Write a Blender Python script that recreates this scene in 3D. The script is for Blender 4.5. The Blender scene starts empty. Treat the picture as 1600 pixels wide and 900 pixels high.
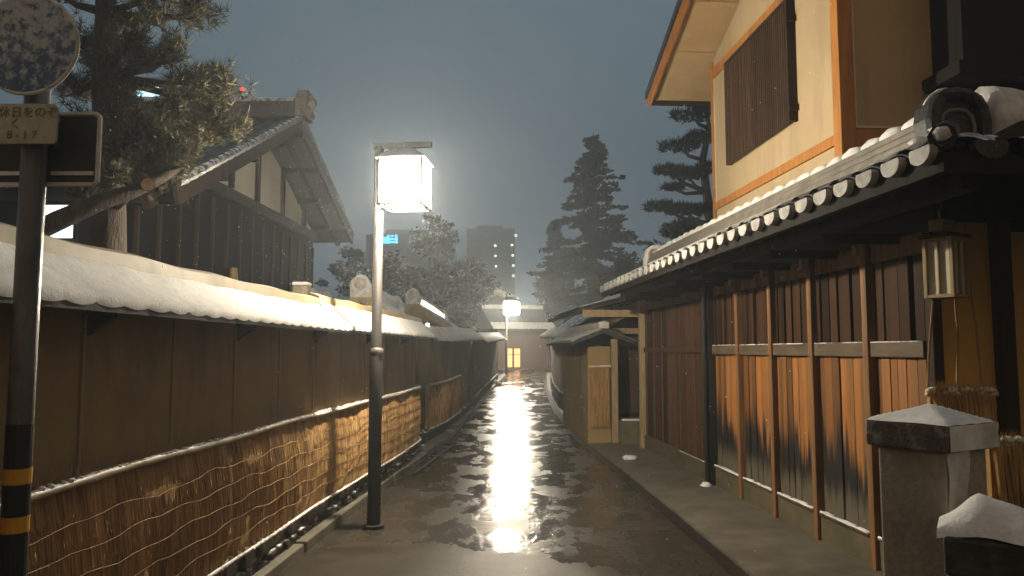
import bpy, math, random
from mathutils import Vector, Matrix
R = math.radians
random.seed(7)
C = bpy.context.scene
COL = C.collection

# ------------------------------------------------------------------ camera, sky, exposure
cam = bpy.data.cameras.new('camera'); camo = bpy.data.objects.new('camera', cam); COL.objects.link(camo)
PITCH = 4.7; EYE = 1.65; FPX = 1185.0
camo.location = (0, 0, EYE); camo.rotation_euler = (R(90 + PITCH), 0, 0)
cam.sensor_width = 36; cam.lens = 36 * FPX / 1600; cam.clip_start = .05; cam.clip_end = 3000
C.camera = camo
W = bpy.data.worlds.new('World'); C.world = W; W.use_nodes = True
nt = W.node_tree; nt.nodes.clear()
wo = nt.nodes.new('ShaderNodeOutputWorld'); add = nt.nodes.new('ShaderNodeAddShader')
b1 = nt.nodes.new('ShaderNodeBackground'); b2 = nt.nodes.new('ShaderNodeBackground')
sk = nt.nodes.new('ShaderNodeTexSky'); sk.sky_type = 'NISHITA'; sk.sun_disc = False
sk.sun_elevation = R(-5); sk.sun_rotation = R(150)
nt.links.new(sk.outputs[0], b1.inputs[0]); b1.inputs[1].default_value = .05
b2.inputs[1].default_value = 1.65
# low snow clouds lit by the town: blue-grey up the lane, warm side behind the viewer added in place of an unseen lamp
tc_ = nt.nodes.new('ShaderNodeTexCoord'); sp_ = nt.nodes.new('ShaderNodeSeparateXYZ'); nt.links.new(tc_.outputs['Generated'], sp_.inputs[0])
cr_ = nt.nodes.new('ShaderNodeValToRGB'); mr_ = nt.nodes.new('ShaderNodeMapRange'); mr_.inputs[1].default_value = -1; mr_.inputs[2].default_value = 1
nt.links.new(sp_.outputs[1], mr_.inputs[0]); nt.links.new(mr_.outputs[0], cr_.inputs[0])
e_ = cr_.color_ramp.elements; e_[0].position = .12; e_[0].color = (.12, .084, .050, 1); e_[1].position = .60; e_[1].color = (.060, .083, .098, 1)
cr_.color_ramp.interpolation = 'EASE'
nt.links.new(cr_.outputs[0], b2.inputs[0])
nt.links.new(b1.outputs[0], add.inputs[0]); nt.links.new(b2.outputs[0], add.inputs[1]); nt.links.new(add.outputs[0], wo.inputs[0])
C.view_settings.view_transform = 'Standard'; C.view_settings.look = 'None'
C.view_settings.exposure = 0.55; C.view_settings.gamma = 1.0
cy = C.cycles
cy.use_denoising = True; cy.sample_clamp_indirect = 4; cy.sample_clamp_direct = 0
cy.max_bounces = 5; cy.diffuse_bounces = 3; cy.glossy_bounces = 3; cy.transmission_bounces = 2; cy.volume_bounces = 0
cy.caustics_reflective = False; cy.caustics_refractive = False
HAZE = .0043
LAMP_L = 9000.0

# ------------------------------------------------------------------ helpers: projection of the photo's pixels on real planes
_th = R(PITCH)
def ray(px, py):
    u = (px - 800) / FPX; v = (450 - py) / FPX
    return u, math.cos(_th) - v * math.sin(_th), math.sin(_th) + v * math.cos(_th)
def at(px, py, Y):
    a = ray(px, py); t = Y / a[1]
    return Vector((a[0] * t, Y, EYE + a[2] * t))
def gz(Y):
    if Y < 14: return 0.0
    if Y < 48: return (Y - 14) * .0227
    return .772 + (Y - 48) * .012 if Y < 120 else 1.636

# ------------------------------------------------------------------ helpers: objects
def tag(o, label=None, cat=None, group=None, kind=None):
    if label: o['label'] = label
    if cat: o['category'] = cat
    if group: o['group'] = group
    if kind: o['kind'] = kind
    return o
def thing(name, label, cat, loc=(0, 0, 0), rz=0, group=None):
    o = bpy.data.objects.new(name, None); COL.objects.link(o); o.empty_display_size = .2
    o.location = loc; o.rotation_euler = (0, 0, rz)
    return tag(o, label, cat, group)
def copy_tree(o, parent=None):
    c = o.copy(); COL.objects.link(c)
    if parent: c.parent = parent
    for ch in list(o.children): copy_tree(ch, c)
    return c

class MB:
    def __init__(s): s.v = []; s.f = []
    def add(s, vs, fs):
        n = len(s.v); s.v += [tuple(p) for p in vs]; s.f += [tuple(i + n for i in f) for f in fs]; return s
    def box(s, x0, x1, y0, y1, z0, z1, M=None):
        vs = [Vector(p) for p in ((x0,y0,z0),(x1,y0,z0),(x1,y1,z0),(x0,y1,z0),(x0,y0,z1),(x1,y0,z1),(x1,y1,z1),(x0,y1,z1))]
        if M: vs = [M @ p for p in vs]
        return s.add(vs, [(0,3,2,1),(4,5,6,7),(0,1,5,4),(1,2,6,5),(2,3,7,6),(3,0,4,7)])
    def prism(s, poly, axis, a, b):
        # poly in the two other axes, extruded along axis from a to b
        def mk(p, t):
            return {'x': (t, p[0], p[1]), 'y': (p[0], t, p[1]), 'z': (p[0], p[1], t)}[axis]
        n = len(poly); vs = [mk(p, a) for p in poly] + [mk(p, b) for p in poly]
        fs = [tuple(range(n))[::-1], tuple(range(n, 2 * n))] + [(i, (i + 1) % n, n + (i + 1) % n, n + i) for i in range(n)]
        return s.add(vs, fs)
    def beam(s, p, q, w, h, up=(0, 0, 1)):
        p = Vector(p); q = Vector(q); d = (q - p).normalized(); r = d.cross(Vector(up)).normalized(); u = r.cross(d)
        vs = []
        for c in (p, q):
            for a, b in ((-1,-1),(1,-1),(1,1),(-1,1)): vs.append(c + r * a * w / 2 + u * b * h / 2)
        return s.add(vs, [(3,2,1,0),(4,5,6,7),(0,1,5,4),(1,2,6,5),(2,3,7,6),(3,0,4,7)])
    def tube(s, path, rad, n=8, cap=True):
        path = [Vector(p) for p in path]
        if not hasattr(rad, '__len__'): rad = [rad] * len(path)
        rings = []
        ref = Vector((1, 0, 0))
        for i, p in enumerate(path):
            d = (path[min(i + 1, len(path) - 1)] - path[max(i - 1, 0)]).normalized()
            rr = ref if abs(d.dot(ref)) < .9 else Vector((0, 1, 0))
            x = d.cross(rr).normalized(); y = d.cross(x)
            rings.append([p + (x * math.cos(2 * math.pi * k / n) + y * math.sin(2 * math.pi * k / n)) * rad[i] for k in range(n)])
        vs = [p for r in rings for p in r]; fs = []
        for i in range(len(rings) - 1):
            for k in range(n):
                a = i * n + k; b = i * n + (k + 1) % n
                fs.append((a, b, b + n, a + n))
        if cap: fs += [tuple(range(n))[::-1], tuple(range((len(rings) - 1) * n, len(rings) * n))]
        return s.add(vs, fs)
    def sweep(s, path, prof, closed=True, zf=None, jit=None):
        # path of (x, y); prof of (offset to the right of the path, z)
        rows = []
        for i, p in enumerate(path):
            a = path[max(i - 1, 0)]; b = path[min(i + 1, len(path) - 1)]
            t = Vector((b[0] - a[0], b[1] - a[1])).normalized(); n = (t.y, -t.x)
            z0 = zf(p[0], p[1]) if zf else 0
            row = []
            for j, (o, z) in enumerate(prof):
                do, dz = jit(i, j) if jit else (0, 0)
                row.append((p[0] + n[0] * (o + do), p[1] + n[1] * (o + do), z + z0 + dz))
            rows.append(row)
        m = len(prof); fs = []
        for i in range(len(rows) - 1):
            for j in range(m if closed else m - 1):
                k = (j + 1) % m
                fs.append((i * m + j, i * m + k, (i + 1) * m + k, (i + 1) * m + j))
        if closed: fs += [tuple(range(m)), tuple(range((len(rows) - 1) * m, len(rows) * m))[::-1]]
        return s.add([p for r in rows for p in r], fs)
    def grid(s, nx, ny, fn):
        vs = [fn(i / nx, j / ny) for j in range(ny + 1) for i in range(nx + 1)]
        return s.add(vs, [(j * (nx + 1) + i, j * (nx + 1) + i + 1, (j + 1) * (nx + 1) + i + 1, (j + 1) * (nx + 1) + i) for j in range(ny) for i in range(nx)])
    def blob(s, c, r, n=8, m=5, wob=.25, flat=1.0):
        c = Vector(c); vs = [c + Vector((0, 0, -r * flat))]
        for j in range(1, m):
            th = math.pi * j / m
            for k in range(n):
                q = r * (1 + random.uniform(-wob, wob)); ph = 2 * math.pi * k / n
                vs.append(c + Vector((q * math.sin(th) * math.cos(ph), q * math.sin(th) * math.sin(ph), -q * math.cos(th) * flat)))
        vs.append(c + Vector((0, 0, r * flat))); L = len(vs) - 1; fs = []
        for k in range(n):
            fs.append((0, 1 + (k + 1) % n, 1 + k))
            for j in range(m - 2):
                a = 1 + j * n + k; b = 1 + j * n + (k + 1) % n
                fs.append((a, b, b + n, a + n))
            fs.append((L, 1 + (m - 2) * n + k, 1 + (m - 2) * n + (k + 1) % n))
        return s.add(vs, fs)
    def build(s, name, m, parent=None, smooth=False, bevel=0):
        me = bpy.data.meshes.new(name); me.from_pydata(s.v, [], s.f); me.update()
        if smooth: me.polygons.foreach_set('use_smooth', [True] * len(me.polygons))
        me.materials.append(m)
        o = bpy.data.objects.new(name, me); COL.objects.link(o)
        if parent: o.parent = parent
        if bevel:
            b = o.modifiers.new('bevel', 'BEVEL'); b.width = bevel; b.segments = 2; b.limit_method = 'ANGLE'; b.angle_limit = R(40)
        return o
def inst(o, parent, loc=(0, 0, 0)):
    c = o.copy(); COL.objects.link(c); c.parent = parent; c.location = loc; return c

# ------------------------------------------------------------------ materials
def newmat(name):
    m = bpy.data.materials.new(name); m.use_nodes = True
    return m, m.node_tree, m.node_tree.nodes['Principled BSDF']
def nd(t, kind, **kw):
    n = t.nodes.new(kind)
    for k, v in kw.items(): setattr(n, k, v)
    return n
def noise(t, scale, stretch=(1, 1, 1), detail=4, rough=.55, coord='Object'):
    tc = nd(t, 'ShaderNodeTexCoord'); mp = nd(t, 'ShaderNodeMapping'); mp.inputs['Scale'].default_value = stretch
    n = nd(t, 'ShaderNodeTexNoise'); n.inputs['Scale'].default_value = scale; n.inputs['Detail'].default_value = detail
    n.inputs['Roughness'].default_value = rough
    t.links.new(tc.outputs[coord], mp.inputs[0]); t.links.new(mp.outputs[0], n.inputs['Vector'])
    return n.outputs['Fac']
def ramp(t, fac, stops):
    r = nd(t, 'ShaderNodeValToRGB'); e = r.color_ramp.elements
    while len(e) < len(stops): e.new(.5)
    for i, (p, c) in enumerate(stops):
        e[i].position = p; e[i].color = (c, c, c, 1) if not hasattr(c, '__len__') else (*c, 1)
    t.links.new(fac, r.inputs[0]); return r.outputs[0]
def mix(t, fac, a, b, mode='MIX'):
    n = nd(t, 'ShaderNodeMix', data_type='RGBA', blend_type=mode)
    for s, v in ((n.inputs[0], fac), (n.inputs[6], a), (n.inputs[7], b)):
        if hasattr(v, 'links') or hasattr(v, 'is_linked'): t.links.new(v, s)
        elif hasattr(v, '__len__'): s.default_value = (*v[:3], 1)
        else: s.default_value = v
    return n.outputs[2]
def bump(t, p, h, strength=.3, dist=.02):
    b = nd(t, 'ShaderNodeBump'); b.inputs['Strength'].default_value = strength; b.inputs['Distance'].default_value = dist
    t.links.new(h, b.inputs['Height'])
    prev = p.inputs['Normal'].links
    if prev: t.links.new(prev[0].from_socket, b.inputs['Normal'])
    t.links.new(b.outputs[0], p.inputs['Normal'])
def simple(name, c1, c2=None, scale=6, stretch=(1, 1, 1), rough=.8, bmp=.25, bdist=.01, bscale=None, spec=.3, island=0.0, metal=0, lo=.35, hi=.68, dirt=None, frost=0):
    m, t, p = newmat(name)
    c2 = c2 or tuple(x * .6 for x in c1)
    col = mix(t, ramp(t, noise(t, scale, stretch), [(lo, 0), (hi, 1)]), c1, c2)
    if dirt: col = mix(t, ramp(t, noise(t, dirt[0], dirt[2] if len(dirt) > 2 else (1, 1, 1), 6, .65), [(.5, 0), (.7, .8)]), col, dirt[1])
    if island:
        g = nd(t, 'ShaderNodeNewGeometry'); mr = nd(t, 'ShaderNodeMapRange'); mr.inputs[3].default_value = 1 - island; mr.inputs[4].default_value = 1 + island
        t.links.new(g.outputs['Random Per Island'], mr.inputs[0])
        cc = nd(t, 'ShaderNodeCombineColor')
        for k in range(3): t.links.new(mr.outputs[0], cc.inputs[k])
        col = mix(t, 1.0, col, cc.outputs[0], 'MULTIPLY')
    if frost:   # snow lying in patches on upward faces
        g = nd(t, 'ShaderNodeNewGeometry'); sx = nd(t, 'ShaderNodeSeparateXYZ'); t.links.new(g.outputs['Normal'], sx.inputs[0])
        a = ramp(t, sx.outputs[2], [(.15, 0), (.6, 1)]); b = ramp(t, noise(t, 9, (1, 1, 1), 5), [(.5 - frost * .3, 0), (.6 - frost * .2, 1)])
        mm = nd(t, 'ShaderNodeMath', operation='MULTIPLY'); t.links.new(a, mm.inputs[0]); t.links.new(b, mm.inputs[1])
        col = mix(t, mm.outputs[0], col, (.78, .8, .83))
    t.links.new(col, p.inputs['Base Color'])
    p.inputs['Roughness'].default_value = rough; p.inputs['Specular IOR Level'].default_value = spec; p.inputs['Metallic'].default_value = metal
    if bmp: bump(t, p, noise(t, bscale or scale * 3, stretch, 5, .6), bmp, bdist)
    return m
def emit(name, c, s):
    m, t, p = newmat(name); p.inputs['Base Color'].default_value = (*c, 1)
    p.inputs['Emission Color'].default_value = (*c, 1); p.inputs['Emission Strength'].default_value = s; return m

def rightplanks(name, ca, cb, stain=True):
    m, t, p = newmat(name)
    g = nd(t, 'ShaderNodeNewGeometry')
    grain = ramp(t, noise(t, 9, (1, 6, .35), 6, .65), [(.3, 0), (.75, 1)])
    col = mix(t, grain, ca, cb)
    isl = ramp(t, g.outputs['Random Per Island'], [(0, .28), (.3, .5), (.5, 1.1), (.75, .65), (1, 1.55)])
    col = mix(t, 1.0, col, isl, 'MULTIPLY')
    # silver weathering in streaks
    col = mix(t, ramp(t, noise(t, 3.0, (1, 4, .25), 5), [(.5, 0), (.72, .6)]), col, (.10, .065, .035) if stain else (.03, .02, .014))
    if stain:
        tc = nd(t, 'ShaderNodeTexCoord'); sx = nd(t, 'ShaderNodeSeparateXYZ'); t.links.new(tc.outputs['Object'], sx.inputs[0])
        n1 = noise(t, 2.0, (1, 6, .18), 5, .7)
        ma = nd(t, 'ShaderNodeMath', operation='MULTIPLY_ADD'); t.links.new(n1, ma.inputs[0]); ma.inputs[1].default_value = -1.5; t.links.new(sx.outputs[2], ma.inputs[2])
        sh = nd(t, 'ShaderNodeMath', operation='MULTIPLY_ADD'); t.links.new(g.outputs['Random Per Island'], sh.inputs[0]); sh.inputs[1].default_value = .35; t.links.new(ma.outputs[0], sh.inputs[2])
        f = ramp(t, sh.outputs[0], [(.17, 1), (.36, 0)])
        col = mix(t, f, col, (.012, .010, .009))
        ma2 = nd(t, 'ShaderNodeMath', operation='MULTIPLY_ADD'); t.links.new(n1, ma2.inputs[0]); ma2.inputs[1].default_value = -.5; t.links.new(sx.outputs[2], ma2.inputs[2])
        col = mix(t, ramp(t, ma2.outputs[0], [(.16, 1), (.32, 0)]), col, (.095, .08, .055))
    t.links.new(col, p.inputs['Base Color']); p.inputs['Roughness'].default_value = .62; p.inputs['Specular IOR Level'].default_value = .3 if stain else .1
    bump(t, p, noise(t, 30, (1, 4, .12), 5, .6), .35, .006)
    return m

MT = {}
MT['plaster_ochre'] = simple('ochre_plaster', (.34, .235, .10), (.25, .175, .075), 1.3, rough=.85, bmp=.35, bscale=40, bdist=.006, dirt=(1.6, (.15, .11, .06), (1.3, 1.3, .5)))
MT['plaster_cream'] = simple('cream_plaster', (.46, .355, .215), (.40, .305, .185), 1.0, rough=.85, bmp=.2, bscale=60, bdist=.004, dirt=(2.2, (.33, .25, .15), (1.6, 1.6, .22)))
MT['plaster_white'] = simple('white_plaster', (.62, .56, .42), (.55, .49, .37), 1.4, rough=.85, bmp=.12, bscale=50, bdist=.003)
MT['yellow_wall'] = simple('yellow_plaster', (.52, .33, .085), (.44, .275, .07), 1.5, rough=.85, bmp=.2, bscale=50, bdist=.003)
MT['orange_wood'] = simple('orange_timber', (.46, .20, .05), (.34, .14, .033), 5, (3, 3, .4), rough=.6, bmp=.3, bdist=.004, dirt=(4, (.24, .105, .032), (2, 2, .5)))
MT['soffit'] = simple('cream_soffit_boards', (.50, .36, .19), (.42, .29, .15), 2, rough=.7, bmp=.1)
MT['dark_wood'] = simple('dark_wet_timber', (.040, .026, .018), (.022, .016, .012), 4, (3, 3, .4), rough=.7, spec=.12, bmp=.3)
MT['house_wood'] = simple('dark_house_boards', (.009, .008, .008), (.006, .006, .006), 4, (3, 3, .4), rough=.8, spec=.05, bmp=.2)
MT['batten'] = simple('brown_batten_timber', (.085, .048, .028), (.05, .03, .02), 6, (3, 3, .3), rough=.6, island=.3)
MT['black_wood'] = simple('charred_black_timber', (.016, .013, .012), (.010, .009, .008), 4, (3, 3, .4), rough=.75, spec=.12, bmp=.3)
MT['post_wood'] = simple('brown_post_timber', (.24, .12, .045), (.10, .05, .024), 5, (4, 4, .3), rough=.55, dirt=(2.5, (.06, .045, .03), (1, 1, .4)))
MT['rail_wood'] = simple('grey_weathered_rail', (.105, .075, .048), (.06, .042, .028), 5, (4, .6, 4), rough=.6, frost=.35)
MT['plinth'] = simple('weathered_plinth_board', (.13, .105, .065), (.085, .075, .045), 3, (1, 1, 2), rough=.6, dirt=(2, (.05, .055, .025)))
MT['plank_low'] = rightplanks('orange_brown_planks', (.36, .145, .034), (.20, .085, .026))
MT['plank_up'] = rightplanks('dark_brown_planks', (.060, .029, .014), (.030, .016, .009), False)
MT['plank_far'] = rightplanks('grey_brown_planks', (.12, .06, .032), (.075, .042, .027), False)
MT['tile'] = simple('dark_roof_tile', (.055, .055, .06), (.03, .03, .034), 8, rough=.35, spec=.5, frost=.3)
MT['tile_plain'] = simple('plain_dark_roof_tile', (.030, .032, .034), (.018, .019, .02), 8, rough=.5, spec=.3)
MT['tile_frost'] = simple('frosted_tile_ends', (.44, .43, .40), (.20, .19, .18), 9, rough=.6, lo=.45, hi=.7)
MT['tile_black'] = simple('black_glazed_tile', (.008, .008, .008), (.016, .015, .015), 14, rough=.4, spec=.3, dirt=(40, (.08, .08, .08)), bmp=.4)
MT['noshi'] = simple('grey_ridge_tile', (.20, .18, .15), (.12, .11, .095), 7, rough=.45)
MT['snow'] = simple('snow', (.80, .79, .77), (.66, .65, .63), 5, rough=.8, bmp=.55, bscale=60, bdist=.008, spec=.15, dirt=(26, (.58, .56, .53)))
MT['snow_dirty'] = simple('thin_dirty_snow', (.66, .65, .63), (.40, .38, .34), 9, rough=.75, bmp=.4, bscale=30, bdist=.015, spec=.2)
MT['cap_brown'] = simple('brown_ridge_board', (.30, .23, .13), (.20, .155, .09), 4, rough=.6, bmp=.3)
MT['straw'] = simple('woven_straw', (.44, .265, .10), (.26, .145, .052), 7, (2.2, 2.2, .22), rough=.85, bmp=.8, bscale=40, bdist=.012, dirt=(1.6, (.10, .045, .02), (1, 1, .6)), lo=.3, hi=.75)
MT['stalk'] = simple('straw_stalks', (.44, .265, .10), (.26, .145, .052), 5, (2, 2, .3), rough=.8, bmp=0, island=.45, dirt=(1.4, (.15, .07, .028), (1, 1, .6)))
MT['straw_pale'] = simple('pale_straw', (.40, .27, .12), (.26, .17, .075), 14, rough=.85, bmp=.5)
MT['bamboo'] = simple('pale_bamboo', (.50, .39, .22), (.36, .26, .14), 8, rough=.45, bmp=.1, frost=.5)
MT['rope'] = simple('pale_straw_rope', (.36, .22, .10), (.22, .12, .05), 3, rough=.85, bmp=.4)
MT['rubble'] = simple('dark_footing_stone', (.085, .075, .06), (.045, .04, .034), 6, rough=.6, bmp=.7, bdist=.02, island=.4, frost=.12)
MT['granite'] = simple('grey_granite', (.34, .28, .20), (.24, .20, .15), 34, rough=.6, bmp=.35, bscale=90, bdist=.004, dirt=(2.2, (.09, .08, .06), (1, 1, .4)))
MT['mossy'] = simple('mossy_stone', (.15, .145, .085), (.085, .085, .05), 5, rough=.7, bmp=.5, dirt=(3, (.045, .05, .022)))
MT['concrete'] = simple('wet_concrete', (.15, .135, .105), (.095, .085, .066), 3, rough=.5, bmp=.35, bscale=45, bdist=.006, dirt=(1.3, (.06, .055, .042)), spec=.4)
MT['pole'] = simple('brown_steel_pole', (.034, .029, .026), (.022, .019, .017), 12, rough=.55, bmp=.1, metal=0, spec=.3)
MT['galv'] = simple('grimy_pole', (.085, .072, .062), (.028, .024, .022), 9, (1.5, 1.5, .5), rough=.4, bmp=.25, dirt=(10, (.20, .19, .18), (1, 1, .35)), spec=.5)
MT['yellow'] = simple('yellow_reflector_band', (.62, .30, .02), (.48, .22, .015), 6, rough=.5)
MT['black'] = simple('black_paint', (.012, .012, .012), (.02, .02, .02), 8, rough=.45)
MT['needle'] = simple('pine_needles', (.062, .052, .018), (.026, .028, .011), 1.4, rough=.6, bmp=0, island=.5)
MT['needle_dark'] = simple('dark_pine_needles', (.014, .018, .012), (.008, .011, .008), 1.0, spec=.08, rough=.9, bmp=0, island=.5)
MT['leaf_dark'] = simple('dark_leaves', (.012, .013, .008), (.007, .008, .005), .6, spec=.05, rough=.9, bmp=0, island=.5)
MT['bark'] = simple('pine_bark', (.055, .040, .029), (.026, .020, .015), 7, (2, 2, .6), rough=.85, bmp=.9, bdist=.03)
MT['cutwood'] = simple('pale_cut_wood', (.42, .30, .17), (.30, .21, .12), 20, rough=.8)
MT['paper'] = simple('white_paper_panel', (.62, .58, .46), (.52, .48, .38), 3, rough=.8, bmp=.1)
MT['palewood'] = simple('pale_lantern_wood', (.36, .27, .15), (.26, .19, .10), 7, (3, 3, .5), rough=.6)
MT['brass'] = simple('brass', (.55, .40, .16), (.4, .28, .11), 8, rough=.35, metal=.8)
MT['tower'] = simple('far_tower_wall', (.045, .05, .055), (.035, .038, .042), .4, rough=.8, bmp=0)
MT['darkwall'] = simple('dark_wall', (.018, .017, .017), (.012, .012, .012), 1, rough=.8)
MT['plate'] = simple('grimy_white_plate', (.46, .43, .34), (.30, .28, .22), 4, rough=.55, bmp=.1, dirt=(7, (.2, .19, .15)))
MT['ink'] = simple('faded_black_ink', (.10, .095, .075), (.22, .2, .16), 40, rough=.6, bmp=0)
MT['bulb_hot'] = emit('lit_lamp_bulb', (1.0, .87, .66), LAMP_L)
def paneglass():
    m, t, p = newmat('lit_lantern_glass'); t.nodes.remove(p); o = t.nodes['Material Output']
    e = t.nodes.new('ShaderNodeEmission'); e.inputs[0].default_value = (1.0, .88, .68, 1); e.inputs[1].default_value = 45
    tr = t.nodes.new('ShaderNodeBsdfTransparent'); mx = t.nodes.new('ShaderNodeMixShader'); mx.inputs[0].default_value = .5
    t.links.new(tr.outputs[0], mx.inputs[1]); t.links.new(e.outputs[0], mx.inputs[2]); t.links.new(mx.outputs[0], o.inputs[0]); return m
MT['glass_hot'] = paneglass()
MT['win_warm'] = emit('lit_paper_window', (1.0, .50, .20), .55)
MT['win_cold'] = emit('lit_white_window', (.86, .93, 1.0), 1.6)
MT['sign_blue'] = emit('lit_blue_lettering', (.06, .55, 1.0), 1.8)
MT['sign_white'] = emit('lit_white_blue_lettering', (.55, .85, 1.0), 2.4)
MT['red'] = emit('red_warning_light', (1.0, .03, .02), 3.5)
MT['dot'] = emit('tower_lights', (1.0, .97, .85), 3.0)

def sign_blue():
    m, t, p = newmat('frosted_blue_sign_face')
    col = mix(t, ramp(t, noise(t, 9, (1, 1, 1), 2), [(.4, 0), (.6, 1)]), (.035, .075, .17), (.06, .115, .23))
    tc = nd(t, 'ShaderNodeTexCoord'); sx = nd(t, 'ShaderNodeSeparateXYZ'); t.links.new(tc.outputs['Object'], sx.inputs[0])
    ma = nd(t, 'ShaderNodeMath', operation='MULTIPLY_ADD'); t.links.new(noise(t, 42, (1, 1, 1), 5, .65), ma.inputs[0]); ma.inputs[1].default_value = 1.0
    mb = nd(t, 'ShaderNodeMath', operation='MULTIPLY'); t.links.new(sx.outputs[2], mb.inputs[0]); mb.inputs[1].default_value = .75
    t.links.new(mb.outputs[0], ma.inputs[2])
    fr = ramp(t, ma.outputs[0], [(.42, 0), (.60, .85)])          # snow stuck to the face, thicker at the top
    col = mix(t, fr, col, (.44, .47, .50))
    t.links.new(col, p.inputs['Base Color']); p.inputs['Roughness'].default_value = .5
    return m
MT['sign_face'] = sign_blue()

def wetroad():
    m, t, p = newmat('wet_asphalt')
    big = noise(t, .55, (1, .45, 1), 4)
    fine = noise(t, 140, (1, 1, 1), 3)
    col = mix(t, fine, (.022, .019, .015), (.055, .047, .037))
    t.links.new(col, p.inputs['Base Color'])
    patch = ramp(t, noise(t, 2.3, (1, .55, 1), 5, .65), [(.42, 0), (.56, 1)])     # worn dry-ish asphalt between the puddles
    mrr = nd(t, 'ShaderNodeMapRange'); mrr.inputs[3].default_value = .05; mrr.inputs[4].default_value = .36
    t.links.new(patch, mrr.inputs[0]); t.links.new(mrr.outputs[0], p.inputs['Roughness'])
    p.inputs['Specular IOR Level'].default_value = .27
    bump(t, p, noise(t, 4.0, (1, .45, 1), 4, .6), .24, .05)
    bump(t, p, noise(t, 13, (.7, .8, 1), 3, .6), .32, .018)
    bump(t, p, noise(t, 34, (.7, 1, 1), 2, .5), .22, .006)
    bump(t, p, fine, .25, .003)
    return m
MT['road'] = wetroad()
MT['gutter'] = simple('dark_wet_gutter', (.022, .020, .017), (.014, .013, .011), 5, rough=.35)
MT['apron'] = simple('rough_damp_concrete', (.052, .042, .029), (.022, .018, .013), 3.5, rough=.36, bmp=.6, bscale=70, bdist=.006, dirt=(5, (.030, .025, .018)))
MT['earth'] = simple('dark_earth', (.035, .03, .022), (.022, .02, .015), 4, rough=.8, bmp=.6)

# ------------------------------------------------------------------ setting
ys = [-30, -6, 0, 4, 8, 12, 14, 18, 22, 26, 30, 34, 38, 42, 48, 60, 80, 120, 250, 900]
g = MB(); xs = [-900, -200, -40, -6, 0, 6, 40, 200, 900]
g.add([(x, y, gz(y) - .02) for y in ys for x in xs], [(j * 9 + i, j * 9 + i + 1, (j + 1) * 9 + i + 1, (j + 1) * 9 + i) for j in range(len(ys) - 1) for i in range(8)])
tag(g.build('ground', MT['earth']), kind='structure')
KERB = [(-1.98, -2), (-1.9, 2), (-1.72, 5.2), (-1.60, 7.5), (-1.45, 9.8), (-1.12, 13.9), (-.86, 20), (-.52, 29.5), (-.1, 37), (.9, 44), (2.2, 52), (4.6, 64)]
RGT = [(1.95, -2), (1.85, 2), (1.68, 5.7), (1.59, 7.9), (1.45, 10.5), (1.22, 14), (1.10, 19.7), (1.2, 27), (1.6, 37), (2.4, 44), (3.7, 52), (6.6, 64)]
def dens(path, step=.5):
    out = []
    for a, b in zip(path, path[1:]):
        n = max(1, int(math.dist(a, b) / step))
        out += [(a[0] + (b[0] - a[0]) * k / n, a[1] + (b[1] - a[1]) * k / n) for k in range(n)]
    return out + [path[-1]]
zf = lambda x, y: gz(y)
def interp(path, Y):
    for a, b in zip(path, path[1:]):
        if a[1] <= Y <= b[1]: return a[0] + (b[0] - a[0]) * (Y - a[1]) / (b[1] - a[1])
    return path[-1][0]
rd = MB(); yy = [-2 + .5 * k for k in range(133)]
rd.grid(10, len(yy) - 1, lambda u, v: (lambda Y: (interp(KERB, Y) - .05 + (interp(RGT, Y) - interp(KERB, Y) + .1) * u, Y, gz(Y) + .004 - .012 * math.cos((u - .5) * math.pi)))(yy[round(v * (len(yy) - 1))]))
tag(rd.build('road', MT['road'], smooth=True), kind='structure')
# rough apron in the foreground, its far edge ragged
ap = MB()
edge = [(-1.66, 6.55), (-1.2, 6.75), (-.85, 6.70), (-.5, 6.55), (-.1, 6.36), (.25, 6.2), (.6, 6.0), (.9, 5.75), (1.2, 5.35), (1.62, 4.6)]
edge2 = []
for a, b in zip(edge, edge[1:]):
    for k in range(14): edge2.append((a[0] + (b[0] - a[0]) * k / 14, a[1] + (b[1] - a[1]) * k / 14 + random.uniform(-.035, .035) + .06 * math.sin(a[0] * 9 + k * .45)))
n = len(edge2); ap.add([(x, y, .003) for x, y in edge2] + [(x, y, -.05) for x, y in edge2] + [(x * 1.06, -2, .02) for x, y in edge2],
    [(i, i + 1, 2 * n + i + 1, 2 * n + i) for i in range(n - 1)] + [(i + 1, i, n + i, n + i + 1) for i in range(n - 1)])
tag(ap.build('forecourt_pavement', MT['apron']), kind='structure')
# left kerb slabs with an open gutter, one course
kb = MB(); dk = dens(KERB[:9], 1.0)
for a, b in zip(dk, dk[1:]):
    ln = math.dist(a, b); tx, ty = (b[0] - a[0]) / ln, (b[1] - a[1]) / ln
    if 9.9 < a[1] < 10.6: continue
    w = .20 if a[1] < 10 else .26
    j = random.uniform(-.012, .012); zz = gz(a[1])
    M = Matrix(((ty, tx, 0, a[0]), (-tx, ty, 0, a[1]), (0, 0, 1, zz), (0, 0, 0, 1)))
    kb.box(-w - .03 + j, -.03 + j, .008, ln - .008, -.03, .085 + random.uniform(-.008, .008), M)
tag(kb.build('kerb', MT['concrete'], bevel=.012), kind='structure')
gt = MB(); gt.sweep(dens(KERB[:9], 1), [(-.55, .012), (-.22, .012)], closed=False, zf=zf)
tag(gt.build('gutter', MT['gutter']), kind='structure')
# right pavement: strip between road edge groove and the buildings
pv = MB(); pv.sweep(dens(RGT[:9], .8), [(.06, -.05), (.06, .03), (.5, .05), (1.6, .06), (1.6, -.05)], closed=False, zf=zf)
tag(pv.build('pavement', MT['concrete']), kind='structure')
gr = MB(); gr.sweep(dens(RGT[:9], .8), [(-.06, .010), (.058, .010)], closed=False, zf=zf)
tag(gr.build('drain_path', MT['gutter']), kind='structure')
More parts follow.
